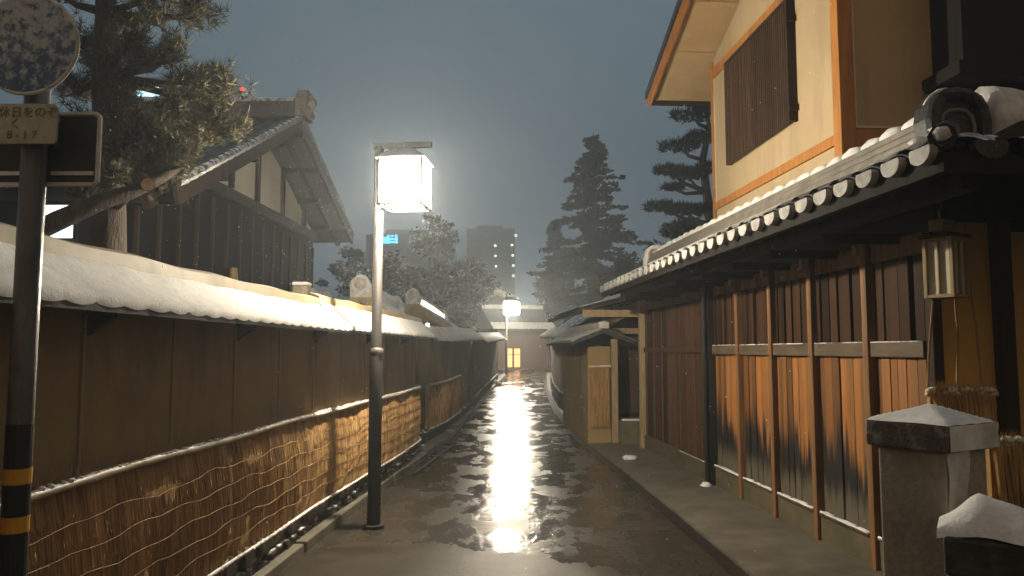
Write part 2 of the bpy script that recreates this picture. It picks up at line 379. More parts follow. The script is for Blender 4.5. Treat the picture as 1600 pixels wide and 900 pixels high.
# bright metal grating edge on the left of the lane
ge = thing('drain_grating', 'wet steel drain grating strip along the left kerb', 'grating', (-1.17, 12.1, 0))
m_ = MB(); m_.beam((-.13, -1.9, .022), (.13, 1.0, .022), .045, .012); m_.build('bar', MT['galv'], ge)

# haze: snowy air
hz = MB(); hz.box(-150, 150, -12, 262, -1.2, 72)
hm = bpy.data.materials.new('snowy_air'); hm.use_nodes = True; t = hm.node_tree; t.nodes.clear()
o_ = t.nodes.new('ShaderNodeOutputMaterial'); pvn = t.nodes.new('ShaderNodeVolumePrincipled')
pvn.inputs['Color'].default_value = (.78, .88, .97, 1); pvn.inputs['Density'].default_value = HAZE; pvn.inputs['Anisotropy'].default_value = .6
t.links.new(pvn.outputs[0], o_.inputs['Volume'])
tag(hz.build('haze', hm), kind='stuff')

# ------------------------------------------------------------------ left earthen wall
WP = [(-2.12, -1.5), (-2.06, 1), (-1.98, 3.0), (-1.93, 4.7), (-1.86, 6.2), (-1.80, 7.3), (-1.66, 9.0), (-1.55, 10.4), (-1.50, 11.9)]
def wall_point(path, Y, off=0):
    for a, b in zip(path, path[1:]):
        if a[1] <= Y <= b[1]:
            t_ = Vector((b[0] - a[0], b[1] - a[1])).normalized(); f = (Y - a[1]) / (b[1] - a[1])
            return a[0] + (b[0] - a[0]) * f + t_.y * off, Y - t_.x * off
    return path[-1][0] + off, Y
def sub(path, y0, y1):
    return [wall_point(path, y0)] + [p for p in path if y0 < p[1] < y1] + [wall_point(path, y1)]
def snow_roof(parent, path, z_eave, z_ridge, over, back, tooth=.20, snowm='snow', cap=True, zfn=None):
    d = dens(path, tooth / 6)
    tl = MB(); tl.sweep(d, [(over, z_eave - .05), (over, z_eave - .015), (-.04, z_ridge - .03), (-back, z_eave + .02), (-back, z_eave - .03), (-.04, z_ridge - .09)], zf=zfn)
    roof = tl.build('roof', MT['tile'], parent)
    sn = MB()
    def jit(i, j):
        w = abs(math.sin(i / 6 * math.pi)); r = math.sin(i * .37) * math.sin(i * .113)
        return {0: (.003 * w + .004 * r, .003 - .012 * w), 1: (.003 * w + .004 * r, 0), 2: (0, .003 * r), 3: (0, .005 * r)}.get(j, (0, 0))
    sn.sweep(d, [(over + .002, z_eave - .022), (over + .006, z_eave + .010), (over * .5, (z_eave + z_ridge) / 2 + .014), (.09, z_ridge - .02), (-.02, z_ridge - .01), (-back, z_eave + .05)], closed=False, zf=zfn, jit=jit)
    sn.build('snow_cover', MT[snowm], roof, smooth=True)
    if cap:
        cp = MB(); cp.sweep(d, [(.09, z_ridge - .045), (.075, z_ridge + .045), (.0, z_ridge + .07), (-.09, z_ridge + .045), (-.11, z_ridge - .045)], zf=zfn,
                            jit=lambda i, j: (0, .006 * math.sin(i * .21) if j in (1, 2, 3) else 0))
        cp.build('ridge_cap', MT['cap_brown'], roof, smooth=False)
    return roof
ew = thing('earthen_wall', 'long ochre earthen wall with snowy board roof, left of the near street lamp', 'wall')
b = MB(); b.sweep(dens(WP, .5), [(-.30, -.1), (0, -.1), (0, 1.93), (-.30, 1.93)]); b.build('wall_body', MT['plaster_ochre'], ew)
sb = MB()
y = -1.5
while y < 11.8:
    for lv in range(2):
        L = random.uniform(.28, .5); x0, y0 = wall_point(WP, min(y + (.15 if lv else 0), 11.85)); h = .15
        M = Matrix.Translation((x0, y0, lv * h)) @ Matrix.Rotation(R(random.uniform(-2, 2) + 3), 4, 'Z')
        sb.box(-.1, .075 + random.uniform(-.03, .03), .005, L - .005, .004, h - .006 + random.uniform(-.015, .01), M)
    y += L
sb.build('stone_base', MT['rubble'], ew, bevel=.02)
bat = MB(); bat.box(0, .012, -.011, .011, .25, 1.82); b0 = None
for k in range(-5, 10):
    Y = 3.48 + .87 * k
    x, yv = wall_point(WP, Y)
    if b0 is None: b0 = bat.build('batten', MT['palewood'], ew); o = b0
    else: o = inst(b0, ew)
    o.location = (x, yv, 0); o.rotation_euler = (0, 0, R(-3))
brk = MB(); brk.prism([(0, 1.72), (.03, 1.74), (.12, 1.80), (.12, 1.84), (0, 1.84)], 'y', -.025, .025); br0 = None
for k in range(-3, 5):
    Y = 3.52 + 1.74 * k
    x, yv = wall_point(WP, Y)
    if br0 is None: br0 = brk.build('bracket', MT['dark_wood'], ew); o = br0
    else: o = inst(br0, ew)
    o.location = (x, yv, 0)
snow_roof(ew, sub(WP, -1.4, 6.9), 1.855, 2.07, .34, .55)
snow_roof(ew, sub(WP, 6.86, 11.9), 1.87, 2.10, .29, .55, cap=True)

def stalks(mb, P, ztop, zbot, rows, width, count, back=.004):
    # P(s, out, z) gives a point on the mat; s in 0..1 along it
    h = (ztop - zbot) / rows
    for rw in range(rows):
        for k in range(count):
            s0 = (k + random.random()) / count; z1 = ztop - h * rw + random.uniform(-.005, .012); z0 = z1 - h - random.uniform(.0, .035)
            ds = random.gauss(0, .010) * width / max(width, 1e-6); w = random.uniform(.0035, .007)
            o1 = back + random.uniform(0, .006); o0 = back + .010 + random.uniform(0, .008)
            fs_ = 1 / width
            a = P(s0 - w * fs_ * .5, o1, z1); b = P(s0 + w * fs_ * .5, o1 + .003, z1); c = P(s0 + (w * .5 + ds) * fs_, o0 + .003, z0); d = P(s0 + (-w * .5 + ds) * fs_, o0, z0)
            mb.add([a, d, c, b], [(0, 1, 2, 3)])
def straw_mat(path, label, ztop, zbot, off, group=None, rows=4, zfn=None, snow=1.0, near=True):
    t_ = thing('straw_mat', label, 'straw mat', group=group)
    d = dens(path, .12)
    random.seed(len(d))
    m = MB(); N = 9
    ph = [random.uniform(0, 6) for _ in range(40)]
    def jit(i, j):
        s = d[i][1]
        seam = -.018 * max(0, math.cos((s % 1.02) / 1.02 * 2 * math.pi) - .8) * 5
        return (.010 * math.sin(s * 5 + j * .8) + .006 * math.sin(s * 23 + ph[j]) + seam, 0)
    prof = [(off + .028 * math.sin(math.pi * k / N), zbot + (ztop - zbot) * k / N) for k in range(N + 1)]
    m.sweep(d, prof + [(off - .05, ztop), (off - .05, zbot)], jit=lambda i, j: jit(i, j) if j <= N else (0, 0), zf=zfn)
    m.build('matting', MT['straw'], t_, smooth=False)
    r = MB(); pts = []
    def nrm(i):
        a = d[max(i - 1, 0)]; b2 = d[min(i + 1, len(d) - 1)]; v = Vector((b2[0] - a[0], b2[1] - a[1])).normalized(); return v.y, -v.x
    def on(i, o, z):
        n = nrm(i); z0 = zfn(*d[i]) if zfn else 0
        return (d[i][0] + n[0] * o, d[i][1] + n[1] * o, z + z0)
    r.tube([on(i, off + .035, ztop - .01 + .006 * math.sin(i * .33)) for i in range(len(d))], [.020 + (.004 if i % 4 == 0 else 0) for i in range(len(d))], 6)
    r.build('bamboo_rail', MT['bamboo'], t_, smooth=True)
    for k in range(rows):
        z = zbot + (ztop - zbot) * (.12 + .74 * (k + .5) / rows)
        rp = MB(); fine = range(len(d))
        p1 = random.uniform(0, 6)
        rp.tube([on(i, off + .034 + .028 * math.sin(math.pi * ((z - zbot) / (ztop - zbot))) + .020 + .006 * math.sin(d[i][1] * 5), z + random.uniform(-.004, .004) + .010 * math.sin(d[i][1] * 5.6 + p1) + .007 * math.sin(d[i][1] * 13 + k)) for i in fine], .0022, 4)
        rp.build('rope', MT['rope'], t_)
    L_ = sum(math.dist(a, b2) for a, b2 in zip(d, d[1:]))
    def PP(s_, o, z):
        q = max(0, min(.99999, s_)) * (len(d) - 1); i = int(q); f_ = q - i
        A = Vector(on(i, off + o + .028 * math.sin(math.pi * (z - zbot) / (ztop - zbot)) + jit(i, 4)[0], z)); B_ = Vector(on(i + 1, off + o + .028 * math.sin(math.pi * (z - zbot) / (ztop - zbot)) + jit(i + 1, 4)[0], z))
        return A.lerp(B_, f_)
    st_ = MB(); stalks(st_, PP, ztop - .02, zbot + .01, rows + 1, L_, int(L_ * (150 if near else 70)))
    st_.build('straw_stalks', MT['stalk'], t_)
    # ragged straw above the rail and at the foot
    f = MB(); cnt = int(len(d) * (34 if near else 10))
    for _ in range(cnt):
        i = random.randrange(len(d) - 1); f_ = random.random(); P = Vector(on(i, off + random.uniform(-.02, .03), ztop)); Q = Vector(on(i + 1, off + random.uniform(-.02, .03), ztop))
        p = P.lerp(Q, f_); h = random.uniform(.02, .075) * (1 if random.random() < .9 else 1.5); dy = random.uniform(-.03, .03); dx = random.uniform(-.02, .04); w = .004
        f.add([p + Vector((0, -w, -.02)), p + Vector((0, w, -.02)), p + Vector((dx, dy + w * .4, h)), p + Vector((dx, dy - w * .4, h))], [(0, 1, 2, 3)])
    for _ in range(cnt // 2):
        i = random.randrange(len(d) - 1); p = Vector(on(i, off + random.uniform(0, .04), zbot + .02)); h = random.uniform(.03, .10); dy = random.uniform(-.04, .04); w = .004
        f.add([p + Vector((0, -w, 0)), p + Vector((0, w, 0)), p + Vector((random.uniform(0, .05), dy, -h))], [(0, 1, 2)])
    f.build('fringe', MT['straw_pale'], t_)
    if snow:
        s = MB()
        for i in range(len(d) - 1):
            for _q in range(3):
                if random.random() < .8 * snow: s.blob(Vector(on(i, off + .035, ztop + .010)).lerp(Vector(on(i + 1, off + .035, ztop + .010)), random.random()), random.uniform(.008, .019), 6, 4, .35, .55)
            for _q in range(3):
                if random.random() < .85 * snow: s.blob(Vector(on(i, off + .045 + random.uniform(0, .02), zbot + .004)).lerp(Vector(on(i + 1, off + .05, zbot + .004)), random.random()), random.uniform(.009, .02), 6, 4, .35, .55)
        tag(s.build('snow', MT['snow'], t_, smooth=True), kind='stuff')
    # foot rail under the mat
    fr = MB(); fr.tube([on(i, off + .05, zbot + .0 + .005 * math.sin(i * .4)) for i in range(len(d))], .014, 6); fr.build('foot_rail', MT['bamboo'], t_, smooth=True)
    return t_
straw_mat(sub(WP, -1.4, 11.75), 'long orange straw mat hung on the ochre wall behind the near street lamp', 1.09, .29, .06, rows=5)

# ------------------------------------------------------------------ street lamps
def street_lamp():
    L = thing('street_lamp', 'tall brown street lamp with blazing lantern, nearest of the lit lamps', 'street lamp', group='lit street lamps along the lane')
    p = MB(); p.tube([(0, 0, 0), (0, 0, 1.62), (0, 0, 1.64), (0, 0, 3.62)], [.062, .060, .050, .046], 14); p.build('pole', MT['pole'], L, smooth=True)
    p = MB(); p.tube([(0, 0, 1.60), (0, 0, 1.615), (0, 0, 1.66), (0, 0, 1.675)], [.062, .069, .069, .052], 14); p.build('collar', MT['galv'], L, smooth=True)
    p = MB(); p.tube([(0, 0, 0), (0, 0, .03), (0, 0, .035)], [.10, .10, .065], 14); p.build('base_plate', MT['pole'], L)
    p = MB(); p.box(-.06, .52, -.025, .025, 3.60, 3.655); p.beam((0, 0, 3.36), (.2, 0, 3.60), .025, .025); p.build('arm', MT['pole'], L, bevel=.006)
    p = MB(); cx = .26
    p.add([(cx - .24, -.24, 3.46), (cx + .24, -.24, 3.46), (cx + .24, .24, 3.46), (cx - .24, .24, 3.46), (cx - .1, -.1, 3.58), (cx + .1, -.1, 3.58), (cx + .1, .1, 3.58), (cx - .1, .1, 3.58)],
          [(0,3,2,1),(4,5,6,7),(0,1,5,4),(1,2,6,5),(2,3,7,6),(3,0,4,7)])
    p.box(cx - .03, cx + .03, -.03, .03, 3.58, 3.602)
    p.build('lantern_cap', MT['pole'], L)
    p = MB()
    for sx in (-1, 1):
        for sy in (-1, 1): p.box(cx + sx * .205 - .01, cx + sx * .205 + .01, sy * .205 - .01, sy * .205 + .01, 3.03, 3.458)
    p.box(cx - .215, cx + .215, -.215, -.195, 3.012, 3.028); p.box(cx - .215, cx + .215, .195, .215, 3.012, 3.028); p.box(cx - .215, cx - .195, -.194, .194, 3.012, 3.028); p.box(cx + .195, cx + .215, -.194, .194, 3.012, 3.028); p.build('lantern_frame', MT['pole'], L)
    p = MB(); p.box(cx - .222, cx + .222, -.222, .222, 3.03, 3.457); p.build('lantern_glass', MT['glass_hot'], L, bevel=.09)
    p = MB(); p.blob((cx, 0, 3.25), .06, 12, 8, 0); p.build('bulb', MT['bulb_hot'], L, smooth=True)
    return L
lamp = street_lamp(); lamp.location = (-1.29, 7.23, 0); lamp.rotation_euler = (0, 0, R(-6))
def brighter(o, f, rad):
    for ch in o.children:
        if ch.name.startswith('bulb'):
            q = MB(); q.blob((.26, 0, 3.25), rad, 12, 8, 0); n2 = q.build('bulb', emit('lit_lamp_bulb', (1.0, .87, .66), LAMP_L * f), o, smooth=True); bpy.data.objects.remove(ch); break
l2 = copy_tree(lamp); l2['label'] = 'distant lit street lamp standing at the bend of the lane before the far house'
l2.location = (-.26, 35, gz(35)); l2.rotation_euler = (0, 0, R(20))
brighter(l2, .62, .09)
for ch in l2.children:                      # lantern scaled up to stand in for the bloom around it
    if ch.name.split('.')[0] in ('lantern_glass', 'lantern_cap', 'lantern_frame', 'bulb'):
        ch.scale = (1.45, 1.45, 1.45); ch.location = Vector((.26, 0, 3.12)) - Vector((.26, 0, 3.25)) * 1.45
l3 = copy_tree(lamp); l3['label'] = 'farthest lit lamp half hidden behind the dark eave on the right'
l3.location = (2.75, 58, gz(58)); l3.rotation_euler = (0, 0, R(30))
brighter(l3, 1.5, .085)

# ------------------------------------------------------------------ road sign post at the left edge
sp = thing('sign_post', 'grimy road sign post with frosted blue disc and yellow bands at the left edge', 'road sign', (-1.475, 2.3, 0))
p = MB(); p.tube([(0, 0, 0), (0, 0, 2.85)], .036, 18); p.build('pole', MT['galv'], sp, smooth=True)
for z in (1.255, 1.115):
    p = MB(); p.tube([(0, 0, z), (0, 0, z + .045)], .0385, 18); p.build('yellow_band', MT['yellow'], sp, smooth=False)
p = MB(); p.tube([(0, 0, .55), (0, 0, 1.112)], .0372, 18); p.tube([(0, 0, 1.163), (0, 0, 1.252)], .0372, 18); p.tube([(0, 0, 1.303), (0, 0, 1.43)], .0372, 18); p.build('black_sleeve', MT['black'], sp)
cz = at(36, 70, 2.25).z; rr = .157
def disc(r, y0, y1, z, n=48):
    q = MB(); q.prism([(r * math.cos(2 * math.pi * k / n), z + r * math.sin(2 * math.pi * k / n)) for k in range(n)], 'y', y0, y1); return q
rs = disc(rr - .006, -.058, -.048, 0).build('sign_disc', MT['sign_face'], sp); rs.location = (-.005, 0, cz)
rim = MB(); rim.tube([((rr - .004) * math.cos(2 * math.pi * k / 48), -.052, (rr - .004) * math.sin(2 * math.pi * k / 48)) for k in range(49)], .007, 8, False); rim.build('rim', MT['snow_dirty'], rs, smooth=True)
def rrect(x0, x1, z0, z1, r, n=6):
    out = []
    for cx, cz_, a in ((x1 - r, z1 - r, 0), (x0 + r, z1 - r, 90), (x0 + r, z0 + r, 180), (x1 - r, z0 + r, 270)):
        for k in range(n + 1): out.append((cx + r * math.cos(R(a + 90 * k / n)), cz_ + r * math.sin(R(a + 90 * k / n))))
    return out
zt, zb = at(36, 163, 2.25).z, at(36, 225, 2.25).z
p = MB(); p.prism(rrect(-.11, .098, zb, zt, .014), 'y', -.056, -.046); plate = p.build('text_plate', MT['plate'], sp)
def text(parent, body, loc, size, m, name='lettering', rot=(90, 0, 0), ext=.0008):
    c = bpy.data.curves.new(name, 'FONT'); c.body = body; c.size = size; c.align_x = 'CENTER'; c.align_y = 'CENTER'; c.extrude = ext
    c.materials.append(m); o = bpy.data.objects.new(name, c); COL.objects.link(o); o.location = loc; o.rotation_euler = tuple(R(a) for a in rot)
    dg = bpy.context.evaluated_depsgraph_get(); me = bpy.data.meshes.new_from_object(o.evaluated_get(dg)); bpy.data.objects.remove(o)
    o = bpy.data.objects.new(name, me); COL.objects.link(o); o.location = loc; o.rotation_euler = tuple(R(a) for a in rot)
    if parent: o.parent = parent
    return o
H_ = zt - zb
text(plate, '休日をのぞ', (.012, -.0575, zt - H_ * .23), .036, MT['ink'])
text(plate, 'く', (-.026, -.0575, zt - H_ * .52), .036, MT['ink'])
text(plate, '8 - 1 7', (-.005, -.0575, zt - H_ * .79), .034, MT['ink'])
zt2, zb2 = at(36, 172, 2.3).z, at(36, 284, 2.3).z
p = MB(); p.prism(rrect(-.178, .176, zb2, zt2, .014), 'y', .040, .052); bb = p.build('back_board', MT['black'], sp)
p = MB(); out_ = rrect(-.178, .176, zb2, zt2, .016); p.tube([(x, .040, z) for x, z in out_ + out_[:1]], .0075, 6, False)
p.box(.035, .165, .030, .039, zb2 + .028, zb2 + .040); p.box(-.165, -.04, .030, .039, zb2 + .028, zb2 + .040); p.build('board_frame', MT['snow_dirty'], bb)
p = MB(); p.box(-.05, .05, -.045, .04, zt - .03, zt - .012); p.box(-.05, .05, -.045, .04, zb + .012, zb + .03); p.box(-.045, .045, -.047, .04, cz - .01, cz + .01); p.build('clamp', MT['galv'], sp)

# ------------------------------------------------------------------ left timber house behind the wall
lh = thing('timber_house', 'dark gabled timber house with cream gable panels and one bright white window', 'house', (-5, 14, 0))
hl = lambda p: Vector(p) - Vector((-5, 14, 0))
Xg, Xv = -5.0, -4.2
pk = at(462, 190, 14.7); pk = Vector((Xv, 14.7, 6.15)); rt = Vector((Xv, 19.7, 4.58)); lt = Vector((Xv, 9.3, 3.62))
def zr(Y): return pk.z + (rt.z - pk.z) * (Y - pk.y) / (rt.y - pk.y) if Y > pk.y else pk.z + (lt.z - pk.z) * (Y - pk.y) / (lt.y - pk.y)
w = MB(); w.prism([(9.9, 0), (18.9, 0), (18.9, 4.35), (18.6, 4.6), (15.0, zr(14.9) - .45), (9.9, zr(9.9) - .35)], 'x', -7.6, Xg)
w.v = [tuple(hl(p)) for p in w.v]; w.build('plank_wall', MT['house_wood'], lh)
# cream gable panel plane, slightly proud
zb_ = lambda Y: 4.93
gp = MB(); gy = [12.2, 15.0, 18.75]
panels = [(12.5, 13.08), (13.22, 14.45), (14.6, 15.35), (15.35, 16.05), (16.2, 17.72), (17.85, 18.6)]
def gtop(Y): return 4.50 + .43 * (Y - 12.4) if Y < 15.4 else 5.79 - .36 * (Y - 15.4)
for a, b_ in panels:
    q = [hl((Xg + .03, a, 4.46 + .02 * (a - 12.4))), hl((Xg + .03, b_, 4.46 + .02 * (b_ - 12.4))), hl((Xg + .03, b_, max(4.61, gtop(b_)))), hl((Xg + .03, a, max(4.5, gtop(a))))]
    q2 = [v + Vector((-.04, 0, 0)) for v in q]
    s_ = MB(); s_.add(q + q2, [(0,1,2,3),(7,6,5,4),(0,4,5,1),(1,5,6,2),(2,6,7,3),(3,7,4,0)]); s_.build('gable_panel', MT['plaster_white'], lh)
s_ = MB(); a = hl((Xg + .04, 12.0, 4.36)); c_ = hl((Xg + .04, 18.95, 4.50)); s_.beam(a, c_, .10, .2); s_.build('tie_beam', MT['dark_wood'], lh)
for Y in (13.15, 14.52, 16.12, 17.78):
    s_ = MB(); s_.beam(hl((Xg + .05, Y, 4.5)), hl((Xg + .05, Y, gtop(Y) + .05)), .10, .12, up=(0, 1, 0)); s_.build('gable_strut', MT['dark_wood'], lh)
b0 = None
for k in range(15):
    Y = 9.96 + .63 * k
    if b0 is None:
        s_ = MB(); s_.box(0, .05, -.03, .03, 0, 4.2); b0 = s_.build('batten', MT['dark_wood'], lh); o = b0
    else: o = inst(b0, lh)
    o.location = hl((Xg, Y, 0))
rf = MB()
for A, B in ((lt, pk), (pk, rt)):
    pts = []
    N = 44
    def fn(u, v, A=A, B=B):
        Y = A.y + (B.y - A.y) * v; X = Xv - 4.0 * u
        return hl((X, Y, A.z + (B.z - A.z) * v + .06 + .035 * abs(math.sin(u * 4.0 / .28 * math.pi)) + (.02 if int(v * 20) % 2 else 0)))
    rf.grid(86, 20, fn)
    rf.add([hl(p) for p in ((Xv, A.y, A.z - .12), (Xv - 4.0, A.y, A.z - .12), (Xv - 4.0, B.y, B.z - .12), (Xv, B.y, B.z - .12))], [(0, 1, 2, 3)])
roof = rf.build('roof', MT['tile_plain'], lh, smooth=False)
bg = MB()
for A, B in ((lt, pk), (pk, rt)):
    bg.beam(hl(A + Vector((.02, 0, -.04))), hl(B + Vector((.02, 0, -.04))), .06, .26)
    bg.beam(hl(A + Vector((-.35, 0, -.14))), hl(B + Vector((-.35, 0, -.14))), .10, .16)
bg.build('bargeboard', MT['dark_wood'], roof)
vt = MB()
for A, B in ((lt, pk), (pk, rt)):
    n_ = int((B - A).length / .26)
    for k in range(n_):
        a = A + (B - A) * (k / n_); c2 = A + (B - A) * ((k + .96) / n_)
        vt.tube([hl(a + Vector((.03, 0, .12))), hl(c2 + Vector((.03, 0, .10)))], .065, 8)
vt.build('verge_tiles', MT['tile'], roof, smooth=False)
rg = MB(); rg.box(-4.0, 0, -.16, .16, 0, .30); 
for k in range(14): rg.tube([(-4.0 + .28 * k, 0, .32), (-4.0 + .28 * k + .26, 0, .32)], .10, 8)
o = rg.build('ridge', MT['tile'], roof); o.location = hl((Xv, pk.y, pk.z + .08))
og = MB(); og.prism([(.30 * math.cos(R(a)) * (1 + .12 * math.cos(R(a * 5))), .10 + .42 * math.sin(R(a)) * (1 + .06 * math.cos(R(a * 6)))) for a in range(-25, 206, 10)], 'x', -.1, .1)
og.blob((.1, 0, .26), .15, 10, 6, .2); og.blob((.06, .2, .05), .12, 8, 5, .2); og.blob((.06, -.2, .05), .12, 8, 5, .2)
o = og.build('ridge_end_tile', MT['noshi'], roof); o.location = hl((Xv + .08, pk.y, pk.z + .12))
s_ = MB(); s_.box(0, .12, -.05, .05, 0, .03); s_.tube([(.1, 0, .02), (.1, 0, .24)], [.09, .07], 12); o = s_.build('wall_lamp', MT['brass'], lh); o.location = hl((Xg + .02, at(347, 428, 13).y * 0 + 13.2, 0)) ; o.location.z = at(347, 440, 13.2).z
# soffit under the verge is the underside of the roof: rafters
rb0 = None
for k in range(8):
    Y = 9.6 + 1.3 * k
    s_ = MB(); s_.beam(hl((Xg - .05, Y, zr(Y) - .2)), hl((Xv + .05, Y, zr(Y) - .2)), .09, .1); s_.build('rafter', MT['dark_wood'], roof)
a = at(52, 373, 9.88); b_ = at(119, 321, 9.88)
s_ = MB(); s_.box(a.x, b_.x, 9.86, 9.88, a.z, b_.z); s_.v = [tuple(hl(p)) for p in s_.v]; wn_ = s_.build('window', MT['win_cold'], lh)
s_ = MB(); s_.box(a.x - .05, b_.x + .05, 9.80, 9.898, a.z - .06, a.z - .002); s_.box(b_.x + .001, b_.x + .04, 9.83, 9.898, a.z, b_.z + .05); s_.box(a.x - .05, b_.x, 9.83, 9.898, b_.z + .001, b_.z + .05); s_.v = [tuple(hl(p)) for p in s_.v]; s_.build('window_frame', MT['black_wood'], wn_)
pw = thing('post', 'short pale snow-capped post rising behind the ochre wall roof', 'post', tuple(at(470, 520, 10.5).xy) + (0,))
s_ = MB(); s_.box(-.10, .10, -.1, .1, 0, at(470, 447, 10.5).z); s_.build('shaft', MT['granite'], pw, bevel=.01)
s_ = MB(); s_.box(-.112, .112, -.112, .112, at(470, 447, 10.5).z + .001, at(470, 441, 10.5).z); s_.build('cap_snow', MT['snow'], pw, bevel=.02)

# ------------------------------------------------------------------ vegetation builders
def tuft_mesh(mb, c, dirn, L, n, w):
    d = dirn.normalized()
    for _ in range(n):
        r = Vector((random.gauss(0, 1), random.gauss(0, 1), random.gauss(0, 1))).normalized()
        q = (d * .75 + r * .85).normalized(); s = q.cross(Vector((random.gauss(0, 1), random.gauss(0, 1), random.gauss(0, 1)))).normalized() * w
        l = L * random.uniform(.65, 1.1)
        mb.add([c - s, c + s, c + q * l + s * .3, c + q * l - s * .3], [(0, 1, 2, 3)])
def leaf_clump(mb, c, r, n, size, flat=.6):
    for _ in range(n):
        v = Vector((random.gauss(0, 1), random.gauss(0, 1), random.gauss(0, 1) * flat)); v = v.normalized() * r * random.random() ** .45; v.z *= flat
        a = Vector((random.gauss(0, 1), random.gauss(0, 1), random.gauss(0, .6))).normalized(); b_ = a.cross(Vector((random.gauss(0, 1), random.gauss(0, 1), random.gauss(0, 1)))).normalized()
        s = size * random.uniform(.5, 1.2); p = c + v
        mb.add([p - a * s, p - b_ * s * .4, p + a * s, p + b_ * s * .4], [(0, 1, 2, 3)])

def near_pine(name, label, base, trunk, rads, clusters, dens_=1.0, stub=None, twig_from=None):
    T = thing(name, label, 'tree', base)
    B = Vector(base); loc = lambda p: Vector(p) - B
    t_ = MB(); t_.tube([loc(p) for p in trunk], rads, 12)
    br = MB(); cr = MB()
    for (px, py, rpx, Y) in clusters:
        c = at(px, py, Y); r = rpx / FPX * Y
        # branch from the nearest trunk point below
        src = min(trunk, key=lambda q: (Vector(q) - c).length + max(0, Vector(q).z - c.z) * 1.5)
        src = Vector(src); mid = src.lerp(c, .55) + Vector((random.uniform(-.12, .12), random.uniform(-.1, .1), -.1))
        br.tube([loc(src), loc(mid), loc(c)], [.045, .03, .012], 7)
        for _ in range(int(7 * dens_)):
            d = Vector((random.gauss(0, 1), random.gauss(0, .9), random.gauss(0, .55))).normalized(); e = c + d * r * random.uniform(.35, .9)
            st = mid.lerp(c, random.random()); m2 = st.lerp(e, .5) + Vector((0, 0, -.04))
            br.tube([loc(st), loc(m2), loc(e)], [.016, .011, .005], 5)
            nt_ = 13
            for k in range(nt_):
                f = .3 + .7 * k / (nt_ - 1); q = st.lerp(m2, f * 2) if f < .5 else m2.lerp(e, f * 2 - 1)
                q = q + Vector((random.gauss(0, .05), random.gauss(0, .05), random.gauss(0, .035)))
                tuft_mesh(cr, loc(q), (e - st).normalized() * .6 + Vector((random.gauss(0, .5), random.gauss(0, .5), .45 + random.gauss(0, .2))), .095, 13, .0032)
    t_.build('trunk', MT['bark'], T, smooth=True); br.build('branches', MT['bark'], T, smooth=True)
    cr.build('crown', MT['needle'], T)
    if stub:
        s_ = MB(); a, b_, r = stub; s_.tube([loc(a), loc(b_)], r, 12); o = s_.build('cut_stub', MT['bark'], T)
        s_ = MB(); d = (Vector(b_) - Vector(a)).normalized(); s_.tube([loc(Vector(b_) + d * .001), loc(Vector(b_) + d * .006)], r * .9, 12); s_.build('cut_face', MT['cutwood'], o)
    return T
random.seed(21)
tb = at(170, 405, 6.4)
trunk = [(tb.x, 6.4, 0), (tb.x + .02, 6.4, 1.5), (tb.x, 6.4, tb.z), at(172, 330, 6.4), at(168, 230, 6.4), at(163, 120, 6.4), at(166, 20, 6.4), at(160, -90, 6.4), at(175, -190, 6.4)]
cl = [(262, 18, 52, 6.3), (325, 12, 38, 6.6), (205, 52, 48, 6.1), (290, 75, 48, 6.4), (150, 92, 38, 6.2), (345, 112, 36, 6.7), (338, 172, 44, 6.6), (300, 122, 34, 6.3),
      (238, 190, 58, 6.0), (185, 205, 50, 6.2), (268, 222, 36, 6.2), (312, 196, 30, 6.5), (165, 262, 42, 6.3), (136, 190, 40, 6.3), (120, 60, 40, 6.6), (230, 250, 50, 6.1), (362, 140, 24, 6.8), (375, 195, 18, 6.7),
      (80, 250, 50, 6.6), (110, 130, 50, 6.5), (60, -30, 60, 6.5), (180, -60, 80, 6.4), (290, -50, 60, 6.4), (228, 82, 34, 6.7), (265, 165, 26, 6.2), (190, 150, 26, 6.2)]
near_pine('pine_tree', 'large near pine with ragged olive needles above the ochre wall at upper left', (tb.x, 6.4, 0), trunk, [.16, .15, .14, .125, .115, .10, .085, .06, .02], cl, 1.35,
          stub=(at(215, 275, 6.2), at(231, 288, 5.75), .055))
lb = at(-45, 420, 5.6)
lt_ = [(lb.x, 5.7, 0), (lb.x, 5.65, 1.4), at(20, 380, 5.6), at(90, 345, 5.6), at(150, 318, 5.7), at(205, 300, 5.8), at(250, 280, 6.0), at(290, 258, 6.2)]
near_pine('pine_tree', 'low leaning pine limb crossing in front of the large near pine trunk', (lb.x, 5.7, 0), lt_, [.10, .095, .085, .075, .065, .055, .04, .015], [(292, 238, 26, 6.3), (255, 252, 26, 6.1), (140, 290, 24, 5.9)], 1.0)

def conifer(label, base, H, Rr, seed, m='needle_dark', cat='tree', name='conifer_tree'):
    random.seed(seed); T = thing(name, label, cat, base)
    t_ = MB(); t_.tube([(0, 0, -.3), (0, 0, H * .5), (0, 0, H)], [H * .022, H * .012, .02], 8); t_.build('trunk', MT['bark'], T)
    cr = MB(); z = H * .12
    while z < H * .985:
        f = 1 - z / H; nb = 7
        lv = random.uniform(.75, 1.12)
        z_ = z
        for k in range(nb):
            z = z_ + random.uniform(-.38, .38) * min(1, f * 2); a = random.uniform(0, 6.28); L = Rr * (f ** .72) * lv * random.uniform(.5, 1.2) + .12
            for q in range(int(6 + L * 12)):
                s = random.random() ** .7
                p = Vector((math.cos(a) * L * s, math.sin(a) * L * s, z - L * .22 * s + .10 * L * s * s + random.gauss(0, .06)))
                leaf_clump(cr, p, .16 + .16 * (1 - s) * L * .4, 4, .20, .4)
        z = z_ + random.uniform(.26, .46) * (1 if z < H * .8 else .7)
    cr.build('crown', MT[m], T); return T
c_ = at(930, 560, 46); top = at(938, 208, 46).z
